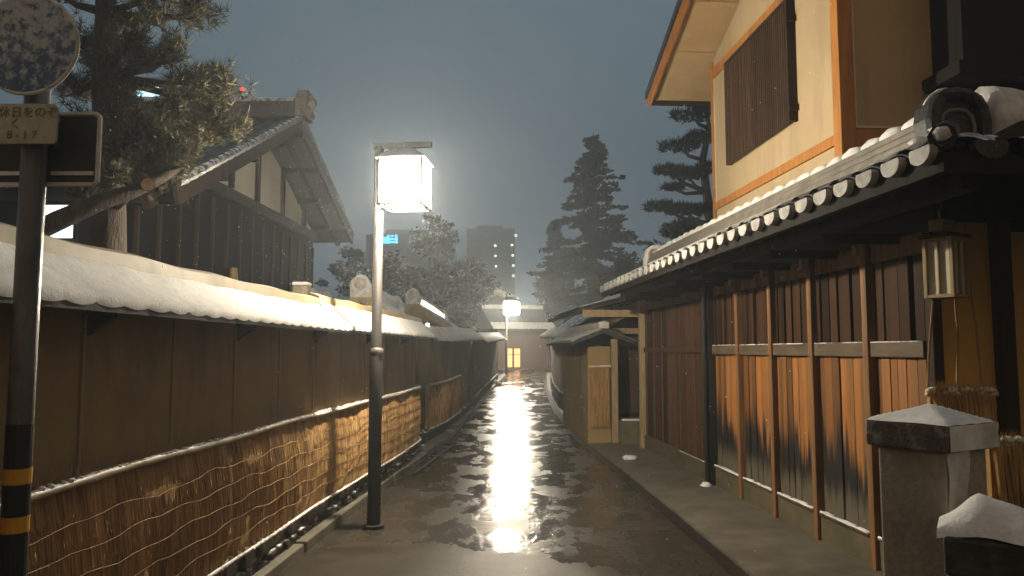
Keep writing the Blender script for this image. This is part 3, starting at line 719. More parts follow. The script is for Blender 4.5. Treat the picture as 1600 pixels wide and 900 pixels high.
conifer('tall pointed dark conifer rising above the lane centre right', (c_.x, 46, gz(46)), top - gz(46), 4.5, 5)
conifer('shorter dim conifer just left behind the tall pointed conifer', (at(868, 500, 56).x, 56, gz(56)), at(868, 360, 56).z, 2.2, 9)

def broad(label, base, H, Rr, seed, n=60, m='leaf_dark', name='broadleaf_tree', leaf=.14):
    random.seed(seed); T = thing(name, label, 'tree', base)
    t_ = MB(); t_.tube([(0, 0, -.3), (.1, 0, H * .3), (0, .1, H * .7)], [H * .025, H * .02, H * .008], 8)
    cr = MB()
    for _ in range(n):
        th = random.uniform(0, 6.28); u = random.random(); zz = H * (.22 + .74 * u); rad = Rr * math.sin(math.pi * (.16 + .80 * u)) ** .7 * random.uniform(.25, 1.02)
        p = Vector((math.cos(th) * rad, math.sin(th) * rad, zz)); leaf_clump(cr, p, Rr * random.uniform(.16, .32), 110, leaf, .75)
        if random.random() < .3: t_.tube([(0, 0, H * .3 + zz * .2), p * .6 + Vector((0, 0, zz * .35)), p], [.06, .04, .015], 5)
    t_.build('trunk', MT['bark'], T); cr.build('crown', MT[m], T); return T
def bt(label, px, Y, ytop, Rr, seed, **k):
    c = at(px, 548, Y); return broad(label, (c.x, Y, gz(Y)), at(px, ytop, Y).z - gz(Y), Rr, seed, **k)
bt('dark rounded tree behind the near lamp, left of the distant tower', 678, 44, 330, 2.0, 31)
bt('dark tree between the timber house and the near lamp pole', 548, 40, 385, 1.7, 32)
bt('low dark tree under the distant tower, left of the distant lit lamp', 735, 50, 405, 2.7, 33)
bt('bushy dark tree over the snowy gate roof', 610, 32, 395, 1.9, 34)
bt('wide dim tree directly behind the second ochre wall', 690, 34, 415, 1.9, 35)
bt('dim tree above the farthest street lamp', 872, 62, 420, 2.6, 36)
bt('dark bushy tree between the tall conifer and the tiled eave', 985, 34, 395, 1.9, 37)
bt('dark bush filling the space below the layered pine', 1075, 24, 335, 1.4, 38, m='needle_dark', leaf=.13)
bt('dark garden tree beyond the white lit window at the far left', 20, 15, 250, 1.6, 39)
bt('shadowy tree beside the timber house and the pine trunk', 120, 20, 270, 1.2, 40)

# layered pine behind the right-hand house
def cloud_pine(label, base, pads, trunk, rads, seed):
    random.seed(seed); B = Vector(base); T = thing('pine_tree', label, 'tree', base); loc = lambda p: Vector(p) - B
    t_ = MB(); t_.tube([loc(p) for p in trunk], rads, 9); cr = MB()
    for px, py, rpx, hpx, Y in pads:
        c = at(px, py, Y); r = rpx / FPX * Y; h = hpx / FPX * Y
        src = min((Vector(q) for q in trunk), key=lambda q: (q - c).length + max(0, q.z - c.z))
        t_.tube([loc(src), loc(src.lerp(c, .6) + Vector((0, 0, -.12))), loc(c)], [.08, .055, .02], 6)
        for _ in range(int(130 * rpx / 28)):
            a = random.uniform(0, 6.28); s = random.random() ** .5
            q = c + Vector((math.cos(a) * r * s, math.sin(a) * r * s * .8, h * (random.uniform(-.7, .9)) * (1 - s * .6)))
            tuft_mesh(cr, loc(q), Vector((random.gauss(0, .4), random.gauss(0, .4), 1)), .20, 8, .013)
    t_.build('trunk', MT['bark'], T, smooth=True); cr.build('crown', MT['needle_dark'], T); return T
Yp = 24
bp = at(1105, 548, Yp)
cloud_pine('layered garden pine with flat needle pads beside the plaster upper storey', (bp.x, Yp, gz(Yp)),
           [(1082, 182, 34, 14, Yp), (1110, 168, 30, 12, Yp), (1062, 230, 34, 12, Yp - .4), (1100, 215, 30, 14, Yp), (1046, 268, 26, 10, Yp), (1075, 275, 30, 13, Yp - .5), (1108, 265, 28, 12, Yp), (1035, 325, 30, 11, Yp), (1070, 330, 34, 12, Yp - .5), (1050, 295, 18, 7, Yp), (1100, 330, 30, 12, Yp), (1095, 370, 34, 16, Yp), (1060, 365, 28, 12, Yp + .6), (1120, 140, 26, 12, Yp)],
           [(bp.x, Yp, gz(Yp)), at(1108, 420, Yp), at(1112, 350, Yp), at(1104, 300, Yp), at(1098, 250, Yp), at(1108, 200, Yp), at(1104, 165, Yp)], [.22, .19, .16, .14, .12, .08, .03], 51)

# ------------------------------------------------------------------ far buildings with lit signs
def boxbuilding(name, label, px0, px1, ytop, Y, depth, m='tower', cat='building', floors=0):
    a = at(px0, ytop, Y); b_ = at(px1, ytop, Y); cx = (a.x + b_.x) / 2; T = thing(name, label, cat, (cx, Y, gz(Y)))
    w2 = (b_.x - a.x) / 2; H = a.z - gz(Y)
    s_ = MB(); s_.box(-w2, w2, 0, depth, -1, H)
    for k in range(floors):
        z = H * (k + .5) / floors; s_.box(-w2 * .98, w2 * .98, -.35, 0, z, z + .25)
    s_.box(-w2 * .6, w2 * .5, depth * .2, depth * .8, H, H + 1.2)
    s_.build('wall', MT[m], T); return T, cx
tw, cx = boxbuilding('tower_block', 'pale distant tower with two columns of small lights over the lane', 729, 805, 357, 200, 12, floors=11)
for px, py in ((774, 384), (774, 400), (775, 416), (800, 383), (801, 399), (802, 415), (802, 431), (806, 368), (723, 392)):
    if px == 723: continue
    p_ = at(px, py, 199.3); s_ = MB(); s_.blob((p_.x - cx, p_.y - 200 - .1, p_.z - gz(200)), .30, 8, 6, 0); s_.build('light', MT['dot'], tw)
st, cx = boxbuilding('sign_building', 'dark distant block with a cyan lit sign just right of the near lamp pole', 572, 700, 366, 115, 14, floors=6)
random.seed(3)
def glyphs(parent, px0, px1, py0, py1, Y, n, cx, mat, name='sign_lettering'):
    s_ = MB(); a = at(px0, py1, Y); b_ = at(px1, py0, Y); w_ = (b_.x - a.x) / n; h = b_.z - a.z; oz = gz(Y)
    for i in range(n):
        x0 = a.x - cx + w_ * i + w_ * .08; x1 = x0 + w_ * .8; z0 = a.z - oz; st_ = h * .17
        y0, y1 = -.75, -.45
        kind = i % 4
        s_.box(x0, x1, y0, y1, z0 + h * .40, z0 + h * .40 + st_)
        if kind in (0, 2): s_.box(x0 + w_ * .3, x0 + w_ * .3 + st_, y0 - .01, y1 - .01, z0, z0 + h)
        if kind in (1, 2): s_.box(x0, x0 + st_, y0 - .012, y1 - .012, z0, z0 + h * .8); s_.box(x1 - st_, x1, y0 - .012, y1 - .012, z0, z0 + h * .7)
        if kind in (0, 3): s_.box(x0, x1, y0 - .004, y1 - .004, z0 + h * .05, z0 + h * .05 + st_); s_.box(x0 + w_ * .1, x1 - w_ * .1, y0 - .004, y1 - .004, z0 + h * .8, z0 + h * .8 + st_)
    s_.build(name, MT[mat], parent)
glyphs(st, 592, 623, 368, 381, 115, 5, cx, 'sign_blue')
st2, cx = boxbuilding('sign_building', 'dark distant block with a white lit sign glimpsed through the near pine', 170, 275, 122, 150, 14, floors=12)
glyphs(st2, 216, 252, 137, 152, 150, 4, cx, 'sign_white')
ms = at(378, 139, 140); mt_ = thing('radio_mast', 'thin distant mast with a red warning light beside the near pine', 'mast', (ms.x, 140, gz(140)))
s_ = MB(); s_.tube([(0, 0, 0), (0, 0, ms.z - gz(140) - .3)], [.32, .10], 8); s_.build('pole', MT['tower'], mt_)
s_ = MB(); s_.blob((0, 0, ms.z - gz(140)), .38, 10, 6, 0); s_.build('warning_light', MT['red'], mt_)
# ------------------------------------------------------------------ roofs and walls farther along the left side
def gable_building(name, label, cat, x0, x1, y0, y1, z_eave, z_ridge, over=.35, zg=0.0, roofm='snow_dirty', wallm='plaster_ochre', ridge_m='snow', rz=0.0, axis='y'):
    T = thing(name, label, cat, ((x0 + x1) / 2, (y0 + y1) / 2, zg), rz)
    hx = (x1 - x0) / 2; hy = (y1 - y0) / 2
    s_ = MB(); s_.prism([(-hx, 0), (hx, 0), (hx, z_eave), (0, z_ridge - .15), (-hx, z_eave)], 'y', -hy, hy); s_.build('wall', MT[wallm], T)
    s_ = MB(); sl = (z_ridge - z_eave) / hx; ex = hx + over; ez = z_eave - sl * over
    s_.prism([(-ex, ez - .09), (-ex, ez), (0, z_ridge), (ex, ez), (ex, ez - .09), (0, z_ridge - .12)], 'y', -hy - over, hy + over); r = s_.build('roof', MT['tile'], T)
    s_ = MB(); N = int((hy + over) * 2 / .26)
    for sgn in (-1, 1):
        s_.grid(4, N * 4, lambda u, v: (sgn * ex * (1 - u) * 1.01, (-hy - over) + (hy + over) * 2 * v, ez + (z_ridge - ez) * u + .012 + .03 * abs(math.sin(v * N * math.pi)) + .01 * math.sin(v * 31 + u * 7)))
    s_.build('roof_snow', MT[roofm], r, smooth=True)
    s_ = MB(); s_.box(-.10, .10, -hy - over + .05, hy + over - .05, z_ridge - .02, z_ridge + .12)
    n_ = int((hy + over) * 2 / .27)
    for k in range(n_): s_.blob((0, -hy - over + .2 + .27 * k, z_ridge + .15), .12, 8, 5, .12, .8)
    s_.build('ridge', MT[ridge_m], r, smooth=False)
    s_ = MB()
    for e in (-1, 1):
        y_ = e * (hy + over); s_.prism([(.20 * math.cos(R(a)) * (1 + .1 * math.cos(R(a * 5))), z_ridge + .02 + .30 * math.sin(R(a))) for a in range(-20, 201, 10)], 'y', y_ - .05, y_ + .05); s_.blob((0, y_ - .03, z_ridge + .16), .12, 8, 5, .15)
    s_.build('ridge_end_tile', MT['snow_dirty'], r)
    s_ = MB()
    for sgn in (-1, 1):
        for e in (-1, 1): s_.beam((sgn * ex, e * (hy + over + .02), ez - .08), (0, e * (hy + over + .02), z_ridge - .08), .05, .14)
    s_.build('bargeboard', MT['palewood'], r)
    return T
gable_building('roofed_gate', 'snowy tiled gate roof with round ridge end behind the near lamp pole', 'gate', -3.35, -2.15, 13.6, 18.2, 2.28, 2.66, .28, roofm='snow', rz=R(2))
gable_building('garden_shed', 'tiny snowy shed roof between the timber house and the gate roof', 'shed', -4.95, -4.1, 16.6, 18.0, 2.55, 2.8, .12, roofm='snow')
W2 = [(-1.62, 13.1), (-1.38, 14.6), (-1.22, 16.6), (-1.08, 19.0)]
w2 = thing('earthen_wall', 'second ochre wall beyond the dark gap on the left side of the lane', 'wall')
b = MB(); b.sweep(dens(W2, .5), [(-.3, -.2), (0, -.2), (0, 1.86), (-.3, 1.86)], zf=zf); b.build('wall_body', MT['plaster_ochre'], w2)
b = MB(); b.sweep(dens(W2, .5), [(-.02, -.2), (.06, -.2), (.06, .22), (-.02, .26)], zf=zf, jit=lambda i, j: (random.uniform(-.02, .02), random.uniform(-.02, .02))); b.build('stone_base', MT['rubble'], w2)
snow_roof(w2, W2, 1.84, 2.1, .38, .5, cap=False, snowm='snow_dirty', zfn=zf)
straw_mat(sub(W2, 13.5, 16.6), 'dim olive straw mat on the second ochre wall past the dark gap', 1.05, .28, .07, rows=3, zfn=zf, near=False, snow=.5)
W3 = [(-1.0, 19.5), (-.92, 23), (-.78, 27), (-.62, 31.5)]
w3 = thing('plank_wall', 'third and farthest dark wall on the left, running to the bend', 'wall')
b = MB(); b.sweep(dens(W3, .5), [(-.3, -.3), (0, -.3), (0, 1.75), (-.3, 1.75)], zf=zf); b.build('wall_body', MT['batten'], w3)
b = MB(); b.sweep(dens(W3, .5), [(-.02, -.3), (.05, -.3), (.05, .3), (-.02, .3)], zf=zf); b.build('stone_base', MT['rubble'], w3)
snow_roof(w3, W3, 1.74, 2.0, .36, .5, cap=False, snowm='snow_dirty', zfn=zf)
gable_building('roofed_gate', 'long dim tiled roof behind the second and third left walls', 'house', -3.5, -1.7, 19.5, 29, 2.15, 2.75, .3, zg=.15, roofm='tile', ridge_m='tile', rz=R(1))
gd = thing('gate_door', 'dark recessed wooden doorway in the gap between the left walls', 'door', (-1.95, 12.5, 0))
s_ = MB(); s_.box(-.1, 0, -.62, .62, 0, 1.75); s_.build('door_panel', MT['black_wood'], gd)
s_ = MB(); s_.box(-.1, .06, -.64, -.54, 0, 1.9); s_.box(-.1, .06, .52, .62, 0, 1.9); s_.box(-.12, .08, -.6, .5, 1.76, 1.9); s_.build('door_frame', MT['dark_wood'], gd)
s_ = MB(); s_.box(.0, .40, -.5, .5, 0, .12); s_.build('step', MT['granite'], gd, bevel=.015)
wl = thing('wall_light', 'small round lit white lamp under the eave behind the left wall end', 'lamp', tuple(at(668, 508, 13.4)))
s_ = MB(); s_.blob((0, 0, 0), .036, 10, 7, 0); s_.build('bulb', emit('small_white_bulb', (1, .95, .85), 6), wl)
s_ = MB(); s_.tube([(0, .02, .03), (-.1, .35, .06)], .012, 6); s_.build('bracket', MT['pole'], wl)
sh = thing('snow_heap', 'low grey heap of old snow on the kerb at the bend', 'snow heap', (-.78, 28.6, gz(28.6)))
s_ = MB(); s_.blob((0, 0, .05), .32, 12, 7, .15, .55); s_.blob((.2, .3, .02), .22, 10, 6, .15, .5); s_.build('heap', MT['snow'], sh, smooth=True)
for (px, py, s, lab) in ((655, 705, .13, 'small snow lump on the left kerb near the lamp pole foot'), (985, 722, .12, 'small snow patch on the pavement by the gate step')):
    a = ray(px, py); t0 = -EYE / a[2]; h_ = thing('snow_heap', lab, 'snow heap', (a[0] * t0, a[1] * t0, .03))
    s_ = MB(); s_.blob((0, 0, .03), s, 10, 6, .25, .35); s_.build('heap', MT['snow_dirty'], h_, smooth=True)

# far house at the bend, lit door panels
fh = thing('far_house', 'small far house at the bend with two lit orange door panels and snowy eaves', 'house', (.45, 41.5, gz(41.5)), R(14))
s_ = MB(); s_.box(-1.25, 1.7, 0, 5, -.5, 2.25); s_.build('wall', MT['batten'], fh)
s_ = MB(); s_.prism([(-.55, 2.05), (-.5, 2.16), (2.5, 3.45), (5.6, 2.1), (2.5, 3.3)], 'x', -1.6, 2.0); r = s_.build('roof', MT['tile_plain'], fh)
s_ = MB(); s_.grid(40, 2, lambda u, v: (-1.6 + 3.6 * u, -.52 + .9 * v, 2.165 + .387 * v + .03 * abs(math.sin(u * 13 * math.pi)))); s_.build('roof_snow', MT['snow_dirty'], r, smooth=True)
s_ = MB(); s_.box(-1.6, 2.0, 2.35, 2.65, 3.42, 3.65); s_.build('ridge', MT['snow_dirty'], r)
for x0 in (-.80, -.36):
    s_ = MB(); s_.box(x0, x0 + .34, -.04, -.005, .12, 1.12); d_ = s_.build('door', MT['win_warm'], fh)
    s_ = MB(); s_.box(x0 - .03, x0, -.06, -.002, .08, 1.16); s_.box(x0 + .34, x0 + .37, -.06, -.002, .08, 1.16); s_.box(x0 + .001, x0 + .339, -.055, -.041, .78, .81); s_.build('door_frame', MT['dark_wood'], d_)
s_ = MB(); s_.box(-1.2, 1.65, -.35, -.02, -.4, .02); s_.build('plinth', MT['rubble'], fh)
gable_building('far_house', 'upper snowy roof rising behind the small far house', 'house', -2.0, 1.4, 49, 56, 3.6, 4.6, .4, zg=gz(50), wallm='batten', roofm='snow_dirty', rz=R(-10))
W4 = [(.0 + 2.1, 46.5), (3.3, 52), (5.2, 60)]
w4 = thing('plank_wall', 'far wall with snowy cap past the bend under the farthest lamp', 'wall')
b = MB(); b.sweep(dens(W4, .6), [(-.3, -.3), (0, -.3), (0, 1.8), (-.3, 1.8)], zf=zf); b.build('wall_body', MT['plaster_ochre'], w4)
snow_roof(w4, W4, 1.8, 2.1, .35, .4, cap=False, zfn=zf)

# ------------------------------------------------------------------ right side: the town house
TH = thing('town_house', 'two storey house with orange-brown plank wall and cream plaster upper floor on the right', 'house', (2.72, 5.72, 0), R(4.22))
Y0, Y1, YM, YB = -.72, 6.93, 3.5, 6.15
s_ = MB(); s_.box(.02, 4.2, Y0 + .02, Y1, 0, 2.5); s_.box(.03, 4.2, Y0 + .05, YB - .05, 2.501, 2.93); s_.build('core_wall', MT['black_wood'], TH)
# plinth with ledge
s_ = MB(); s_.box(-.05, .019, Y0 + .02, YM - .05, -.05, .27); s_.box(-.045, .019, YM + .06, Y1 - .05, -.05, .27); s_.build('plinth', MT['plinth'], TH, bevel=.006)
posts = [-.02, .87, 1.72, 2.60]
s_ = MB(); prev = None
stops = [Y0 + .05] + posts + [YM]
for a, b_ in zip(stops, stops[1:]): s_.box(-.075, .018, a + .06, b_ - .06, .272, .296)
s_.build('ledge', MT['rail_wood'], TH, bevel=.004)
s_ = MB()
for a, b_ in zip(stops, stops[1:]):
    d_ = dens([(a + .065, 0), (b_ - .065, 0)], .05)
    s_.tube([(-.066 + random.uniform(-.004, .004), q[0], .298) for q in d_], [random.uniform(.006, .013) for _ in d_], 6)
s_.tube([(-.05, q[0], .272) for q in dens([(YM + .1, 0), (YM + 1.4, 0)], .06)], .006, 5)
s_.build('ledge_snow', MT['snow'], TH, smooth=True)
def planks(y0, y1, z0, z1, w, name, m, jx=.018, gap=.006):
    s_ = MB(); y = y0
    while y < y1 - .02:
        ww = min(w * random.uniform(.75, 1.25), y1 - y); x = -random.uniform(0, jx)
        s_.box(x - .012, .018, y + gap / 2, y + ww - gap / 2, z0, z1); y += ww
    return s_.build(name, m, TH, bevel=.003)
random.seed(11)
for a, b_ in zip(stops, stops[1:]):
    planks(a, b_, .297, 1.60, .105, 'plank_panel', MT['plank_low'])
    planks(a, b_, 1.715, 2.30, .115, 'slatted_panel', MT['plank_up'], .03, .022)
planks(YM + .05, Y1 - .05, .272, 2.30, .40, 'plank_panel', MT['plank_far'], .006, .012)
bt0 = None
for k in range(7):
    yv = YM + .48 + .46 * k
    if bt0 is None: s_ = MB(); s_.box(-.034, -.012, -.008, .008, .272, 2.3); bt0 = s_.build('batten', MT['rail_wood'], TH); o = bt0
    else: o = inst(bt0, TH)
    o.location = (0, yv, 0)
s_ = MB(); s_.box(-.062, .019, Y0 + .02, YM - .05, 1.60, 1.714); s_.build('rail', MT['rail_wood'], TH, bevel=.008)
s_ = MB(); s_.box(-.04, .019, YM + .05, Y1 - .05, 1.62, 1.69); s_.build('rail', MT['batten'], TH)
s_ = MB(); s_.box(-.03, .019, Y0 + .02, Y1 - .05, 2.302, 2.44); s_.build('top_beam', MT['post_wood'], TH)
p0 = None
for yv in posts:
    if p0 is None: s_ = MB(); s_.box(-.080, .019, -.038, .038, 0, 2.46); p0 = s_.build('post', MT['post_wood'], TH, bevel=.006); o = p0
    else: o = inst(p0, TH)
    o.location = (0, yv, 0)
pb = None
for yv in posts:
    if pb is None: s_ = MB(); s_.box(-.14, -.082, -.03, .03, 2.36, 2.44); pb = s_.build('post_bracket', MT['palewood'], TH); o = pb
    else: o = inst(pb, TH)
    o.location = (0, yv, 0)
s_ = MB(); s_.box(-.10, .019, Y1 - .05, Y1 + .06, 0, 2.46); s_.build('corner_post', MT['palewood'], TH, bevel=.006)
s_ = MB(); s_.box(-.10, .018, YM - .05, YM + .05, 0, 2.46); s_.tube([(-.14, YM - .02, .02), (-.14, YM - .02, 2.44)], .028, 10); s_.build('downpipe', MT['black'], TH)
s_ = MB(); s_.blob((-.17, YM - .06, .05), .07, 8, 5, .3, .7); s_.build('snow_lump', MT['snow'], TH, smooth=True)
# --- tiled lower roof: lane slope + hipped near end
EX, EZ, RX, RZ = -.9, 2.58, 0.0, 3.00
YA, YB = -2.22, 6.15       # eave ends
RYA = -.93                 # near end of the ridge
PT = .25
s_ = MB()
def roofpt(u, v):          # u across from eave to ridge, v along
    ya = YA + (RYA - YA) * u; yv = ya + (YB - ya) * v
    return Vector((EX + (RX - EX) * u, yv, EZ + (RZ - EZ) * u + .05 * abs(math.sin((yv - YA) / PT * math.pi)) ** .8 + .01))
s_.grid(5, 272, roofpt)
def frontpt(u, v):
    xa = EX + (RX - EX) * u; xv = xa + (4.4 - xa) * v
    return Vector((xv, YA + (RYA - YA) * u, EZ + (RZ - EZ) * u + .05 * abs(math.sin((xv - EX) / PT * math.pi)) ** .8 + .01))
s_.grid(5, 170, frontpt)
roof = s_.build('roof', MT['tile'], TH, smooth=True)
s_ = MB(); s_.add([(EX + .05, YA + .05, EZ - .05), (4.4, YA + .05, EZ - .05), (4.4, RYA + .4, RZ - .05), (RX, RYA, RZ - .05), (RX, YB - .03, RZ - .05), (EX + .05, YB - .03, EZ - .05)], [(0, 3, 2, 1), (0, 5, 4, 3)])
s_.build('soffit', MT['black_wood'], roof)
s_ = MB(); s_.box(EX + .02, EX + .07, YA + .02, YB, EZ - .10, EZ - .012); s_.box(EX + .02, 4.4, YA + .02, YA + .07, EZ - .10, EZ - .013); s_.build('fascia', MT['black_wood'], roof)
s_ = MB(); tmpl = [(.082 * math.sin(R(a)), -.068 * (math.cos(R(a))) ** .8) for a in range(-90, 91, 15)]
tl_ = [(q[0], q[1] + .02) for q in tmpl] + [(.075, .035), (-.075, .035)]
k = 0; yv = YA + PT / 2
while yv < YB - .1:
    s_.prism([(yv + a, EZ + z) for a, z in tl_], 'x', EX - .03, EX + .012); yv += PT
s_.build('eave_tiles', MT['tile_frost'], roof); s_ = MB()
xv = EX + PT / 2 + .1
while xv < 4.3:
    s_.prism([(xv + a, EZ + z) for a, z in tl_], 'y', YA - .03, YA + .012); xv += PT
s_.build('front_eave_tiles', MT['tile_black'], roof)
# snow lying in the front slope and upper part of the lane slope
s_ = MB(); s_.grid(8, 60, lambda u, v: frontpt(.12 + .88 * u, .2 + .8 * v) + Vector((0, 0, .045 + .03 * math.sin(v * 40) * math.sin(u * 5) + .02 * math.sin(v * 91 + u * 13))))
s_.build('front_snow', MT['snow_dirty'], roof, smooth=True)
s_ = MB(); s_.grid(4, 272, lambda u, v: roofpt(.06 + .8 * u, v) + Vector((0, 0, .012 + .008 * math.sin(v * 173)))); s_.build('roof_snow', MT['snow_dirty'], roof, smooth=True)
# ridge of stacked tiles with snowy round caps
s_ = MB()
for k, (w_, z0) in enumerate(((.17, 0), (.15, .055), (.13, .11))): s_.box(-w_, w_, RYA + .02, YB - .05, RZ - .02 + z0, RZ + .028 + z0)
s_.build('ridge_stack', MT['noshi'], roof, bevel=.008)
s_ = MB(); n_ = int((YB - RYA - .2) / .27)
for k in range(n_):
    y_ = RYA + .12 + .27 * k; s_.tube([(-.02, y_, RZ + .15), (-.02, y_ + .03, RZ + .16), (-.02, y_ + .13, RZ + .17), (-.02, y_ + .22, RZ + .16), (-.02, y_ + .255, RZ + .15)], [random.uniform(.03, .05), random.uniform(.05, .07), random.uniform(.055, .075), random.uniform(.05, .065), .035], 10)
s_.build('ridge_snow', MT['snow'], roof, smooth=True)
def onigawara(y_, mats, nm):
    s_ = MB(); outer = [(.185, -.13), (.195, .10), (.18, .19), (.14, .25), (.08, .285), (0, .295), (-.08, .285), (-.14, .25), (-.18, .19), (-.195, .10), (-.185, -.13)]
    inner = [(.105, -.13), (.11, .06), (.095, .12), (.06, .15), (0, .16), (-.06, .15), (-.095, .12), (-.11, .06), (-.105, -.13)]
    s_.prism([(x, z + RZ) for x, z in outer], 'y', y_, y_ + .14)
    s_.tube([(x * .86, y_ - .02, RZ + z * .88) for x, z in outer], .042, 8)
    o = s_.build(nm, mats, roof, smooth=False)
    s_ = MB(); s_.tube([(x, y_ - .012, RZ + z) for x, z in inner], .013, 6); s_.build('inner_rim', MT['noshi'], o); return o
onigawara(RYA - .12, MT['tile_black'], 'ridge_end_tile')
o = onigawara(YB - .06, MT['snow_dirty'], 'ridge_end_tile')
s_ = MB(); s_.tube([(.14 * math.cos(R(a)) * 1.2, RYA - .05, RZ + .12 + .19 * math.sin(R(a))) for a in range(20, 170, 15)], .02, 6); 
for k in range(26): s_.blob((random.uniform(-.35, .5), RYA - .14 - random.uniform(0, .15), RZ - .10 + random.uniform(-.02, .03)), random.uniform(.03, .07), 7, 5, .3, .6)
for k in range(30):
    f = random.random(); s_.blob((EX + (RX - EX) * f + random.uniform(-.03, .05), YA + (RYA - YA) * f + .02, EZ + (RZ - EZ) * f + .07), random.uniform(.03, .055), 7, 5, .3, .6)
tag(s_.build('end_snow', MT['snow_dirty'], roof, smooth=True), kind='stuff')
s_ = MB(); s_.tube([(EX + .02, YA + .02, EZ + .06), (RX, RYA - .05, RZ + .06)], .065, 8); s_.build('hip_tiles', MT['tile_black'], roof)
# front slope ridge of snow running to the right behind the end tile
s_ = MB(); d_ = dens([(.25, 0), (4.4, 0)], .12)
s_.tube([(q[0], RYA + .02, RZ + .12 + .02 * math.sin(q[0] * 7)) for q in d_], [.20 + .03 * math.sin(q[0] * 5) for q in d_], 10); s_.build('front_ridge_snow', MT['snow_dirty'], roof, smooth=True)
ra = None
yv = YA + .3
while yv < YB:
    if ra is None: s_ = MB(); s_.beam((EX + .10, 0, EZ - .085), (RX - .02, 0, RZ - .115), .055, .06); ra = s_.build('rafter', MT['dark_wood'], roof); o = ra
    else: o = inst(ra, roof)
    o.location = (0, yv, 0); yv += .30
s_ = MB(); s_.box(EX + .30, EX + .40, YA + .3, YB - .1, EZ - .12, EZ - .02)
s_.build('purlin', MT['dark_wood'], roof)
hk = None
yv = Y0 + .3
while yv < YB - .3:
    if hk is None: s_ = MB(); s_.beam((EX + .32, 0, EZ - .15), (-.02, 0, EZ - .15), .05, .07); hk = s_.build('eave_arm', MT['black_wood'], TH); o = hk
    else: o = inst(hk, TH)
    o.location = (0, yv, 0); yv += .88
# --- front wall parts under the hipped end
s_ = MB(); s_.box(.0, .40, Y0 - .02, Y0 + .019, 0, 2.5); s_.build('front_panel', MT['yellow_wall'], TH)
s_ = MB(); s_.box(.40, .50, Y0 - .10, Y0 + .019, 0, 2.55); s_.box(-.04, .03, Y0 - .06, Y0 + .018, 0, 2.5); s_.build('front_post', MT['dark_wood'], TH, bevel=.006)
s_ = MB(); s_.box(.50, 4.2, Y0 - .07, Y0 + .019, 0, 2.43); s_.build('front_wall', MT['yellow_wall'], TH)
s_ = MB(); s_.box(-.04, 4.2, Y0 - .12, Y0 + .02, 2.501, 2.935); s_.build('front_beam', MT['black_wood'], TH)
# --- upper storey
UX, UA, UB = .30, .89, 4.24
s_ = MB(); pkY = (UA + UB) / 2; uz = lambda Y: 5.28 + .36 * (5.12 - abs(Y - pkY) - pkY) - .07
s_.prism([(UA, 2.9), (UB, 2.9), (UB, uz(UB)), (pkY, uz(pkY)), (UA, uz(UA))], 'x', UX, 5.0); s_.build('upper_wall', MT['plaster_cream'], TH)
ow = MT['orange_wood']
for nm, bx in (('corner_timber', (UX - .035, UX + .10, UA - .035, UA + .10, 2.95, uz(UA) - .02)), ('far_timber', (UX - .03, UX + .04, UB - .05, UB + .012, 2.95, uz(UB) - .02)),
               ('lower_beam', (UX - .028, UX + .002, UA + .101, UB - .051, 3.50, 3.60)), ('upper_beam', (UX - .028, UX + .002, UA + .101, UB - .051, 5.28, 5.41)),
               ('sill_board', (UX + .101, 1.30, UA - .03, UA + .002, 3.0, 3.62))):
    s_ = MB(); s_.box(*bx); s_.build(nm, ow, TH, bevel=.005)
s_ = MB(); s_.box(UX + .101, 1.30, UA - .036, UA + .002, 3.623, 3.645); s_.box(UX + .115, UX + .13, UA - .01, UA + .002, 3.646, 5.2); s_.build('white_trim', MT['plaster_white'], TH); s_ = MB(); s_.box(UX - .012, UX + .002, UB - .075, UB - .052, 3.6, 5.28); s_.build('white_edge', MT['plaster_white'], TH)
wy0, wy1, wz0, wz1 = 1.80, 3.58, 3.98, 5.19
s_ = MB(); s_.box(UX - .03, UX + .002, wy0, wy1, wz0, wz1); win = s_.build('window', MT['black_wood'], TH)
s_ = MB()
n_ = 34
for k in range(n_ + 1):
    y_ = wy0 + .02 + (wy1 - wy0 - .04) * k / n_; s_.box(UX - .075, UX - .032, y_ - .011, y_ + .011, wz0 - .03, wz1 + .03)
s_.build('lattice', MT['batten'], win)
s_ = MB(); s_.box(UX - .095, UX + .001, wy0 - .05, wy0 - .005, wz0 - .02, wz1 + .06); s_.box(UX - .07, UX + .001, wy1 + .001, wy1 + .04, wz0 - .02, wz1 + .02); s_.box(UX - .085, UX - .001, wy0 - .004, wy1, wz1 + .031, wz1 + .065); s_.box(UX - .105, UX - .001, wy0 - .08, wy0 - .051, wz0 + .08, wz0 + .14); s_.box(UX - .105, UX - .001, wy0 - .08, wy0 - .051, wz1 - .2, wz1 - .14)
s_.build('window_frame', MT['dark_wood'], win)
# gable roof over the upper storey
VX = -.345; ea, eb = pkY - (5.12 - pkY), 5.12; ez_ = 5.28; pz = ez_ + .36 * (5.12 - pkY)
s_ = MB(); s_.prism([(ea, ez_), (pkY, pz), (eb, ez_), (eb, ez_ + .03), (pkY, pz + .03), (ea, ez_ + .03)], 'x', VX + .02, 5.4); uroof = s_.build('upper_roof', MT['soffit'], TH)
s_ = MB(); s_.prism([(ea - .04, ez_ + .031), (pkY, pz + .045), (eb + .04, ez_ + .031), (eb + .04, ez_ + .12), (pkY, pz + .15), (ea - .04, ez_ + .12)], 'x', VX - .05, 5.45); s_.build('roof_tiles', MT['tile'], uroof)
s_ = MB()
for a, b_ in (((ea, ez_), (pkY, pz)), ((pkY, pz), (eb, ez_))): s_.beam((VX - .005, a[0], a[1] - .035), (VX - .005, b_[0], b_[1] - .035), .045, .13)
s_.build('bargeboard', ow, uroof)
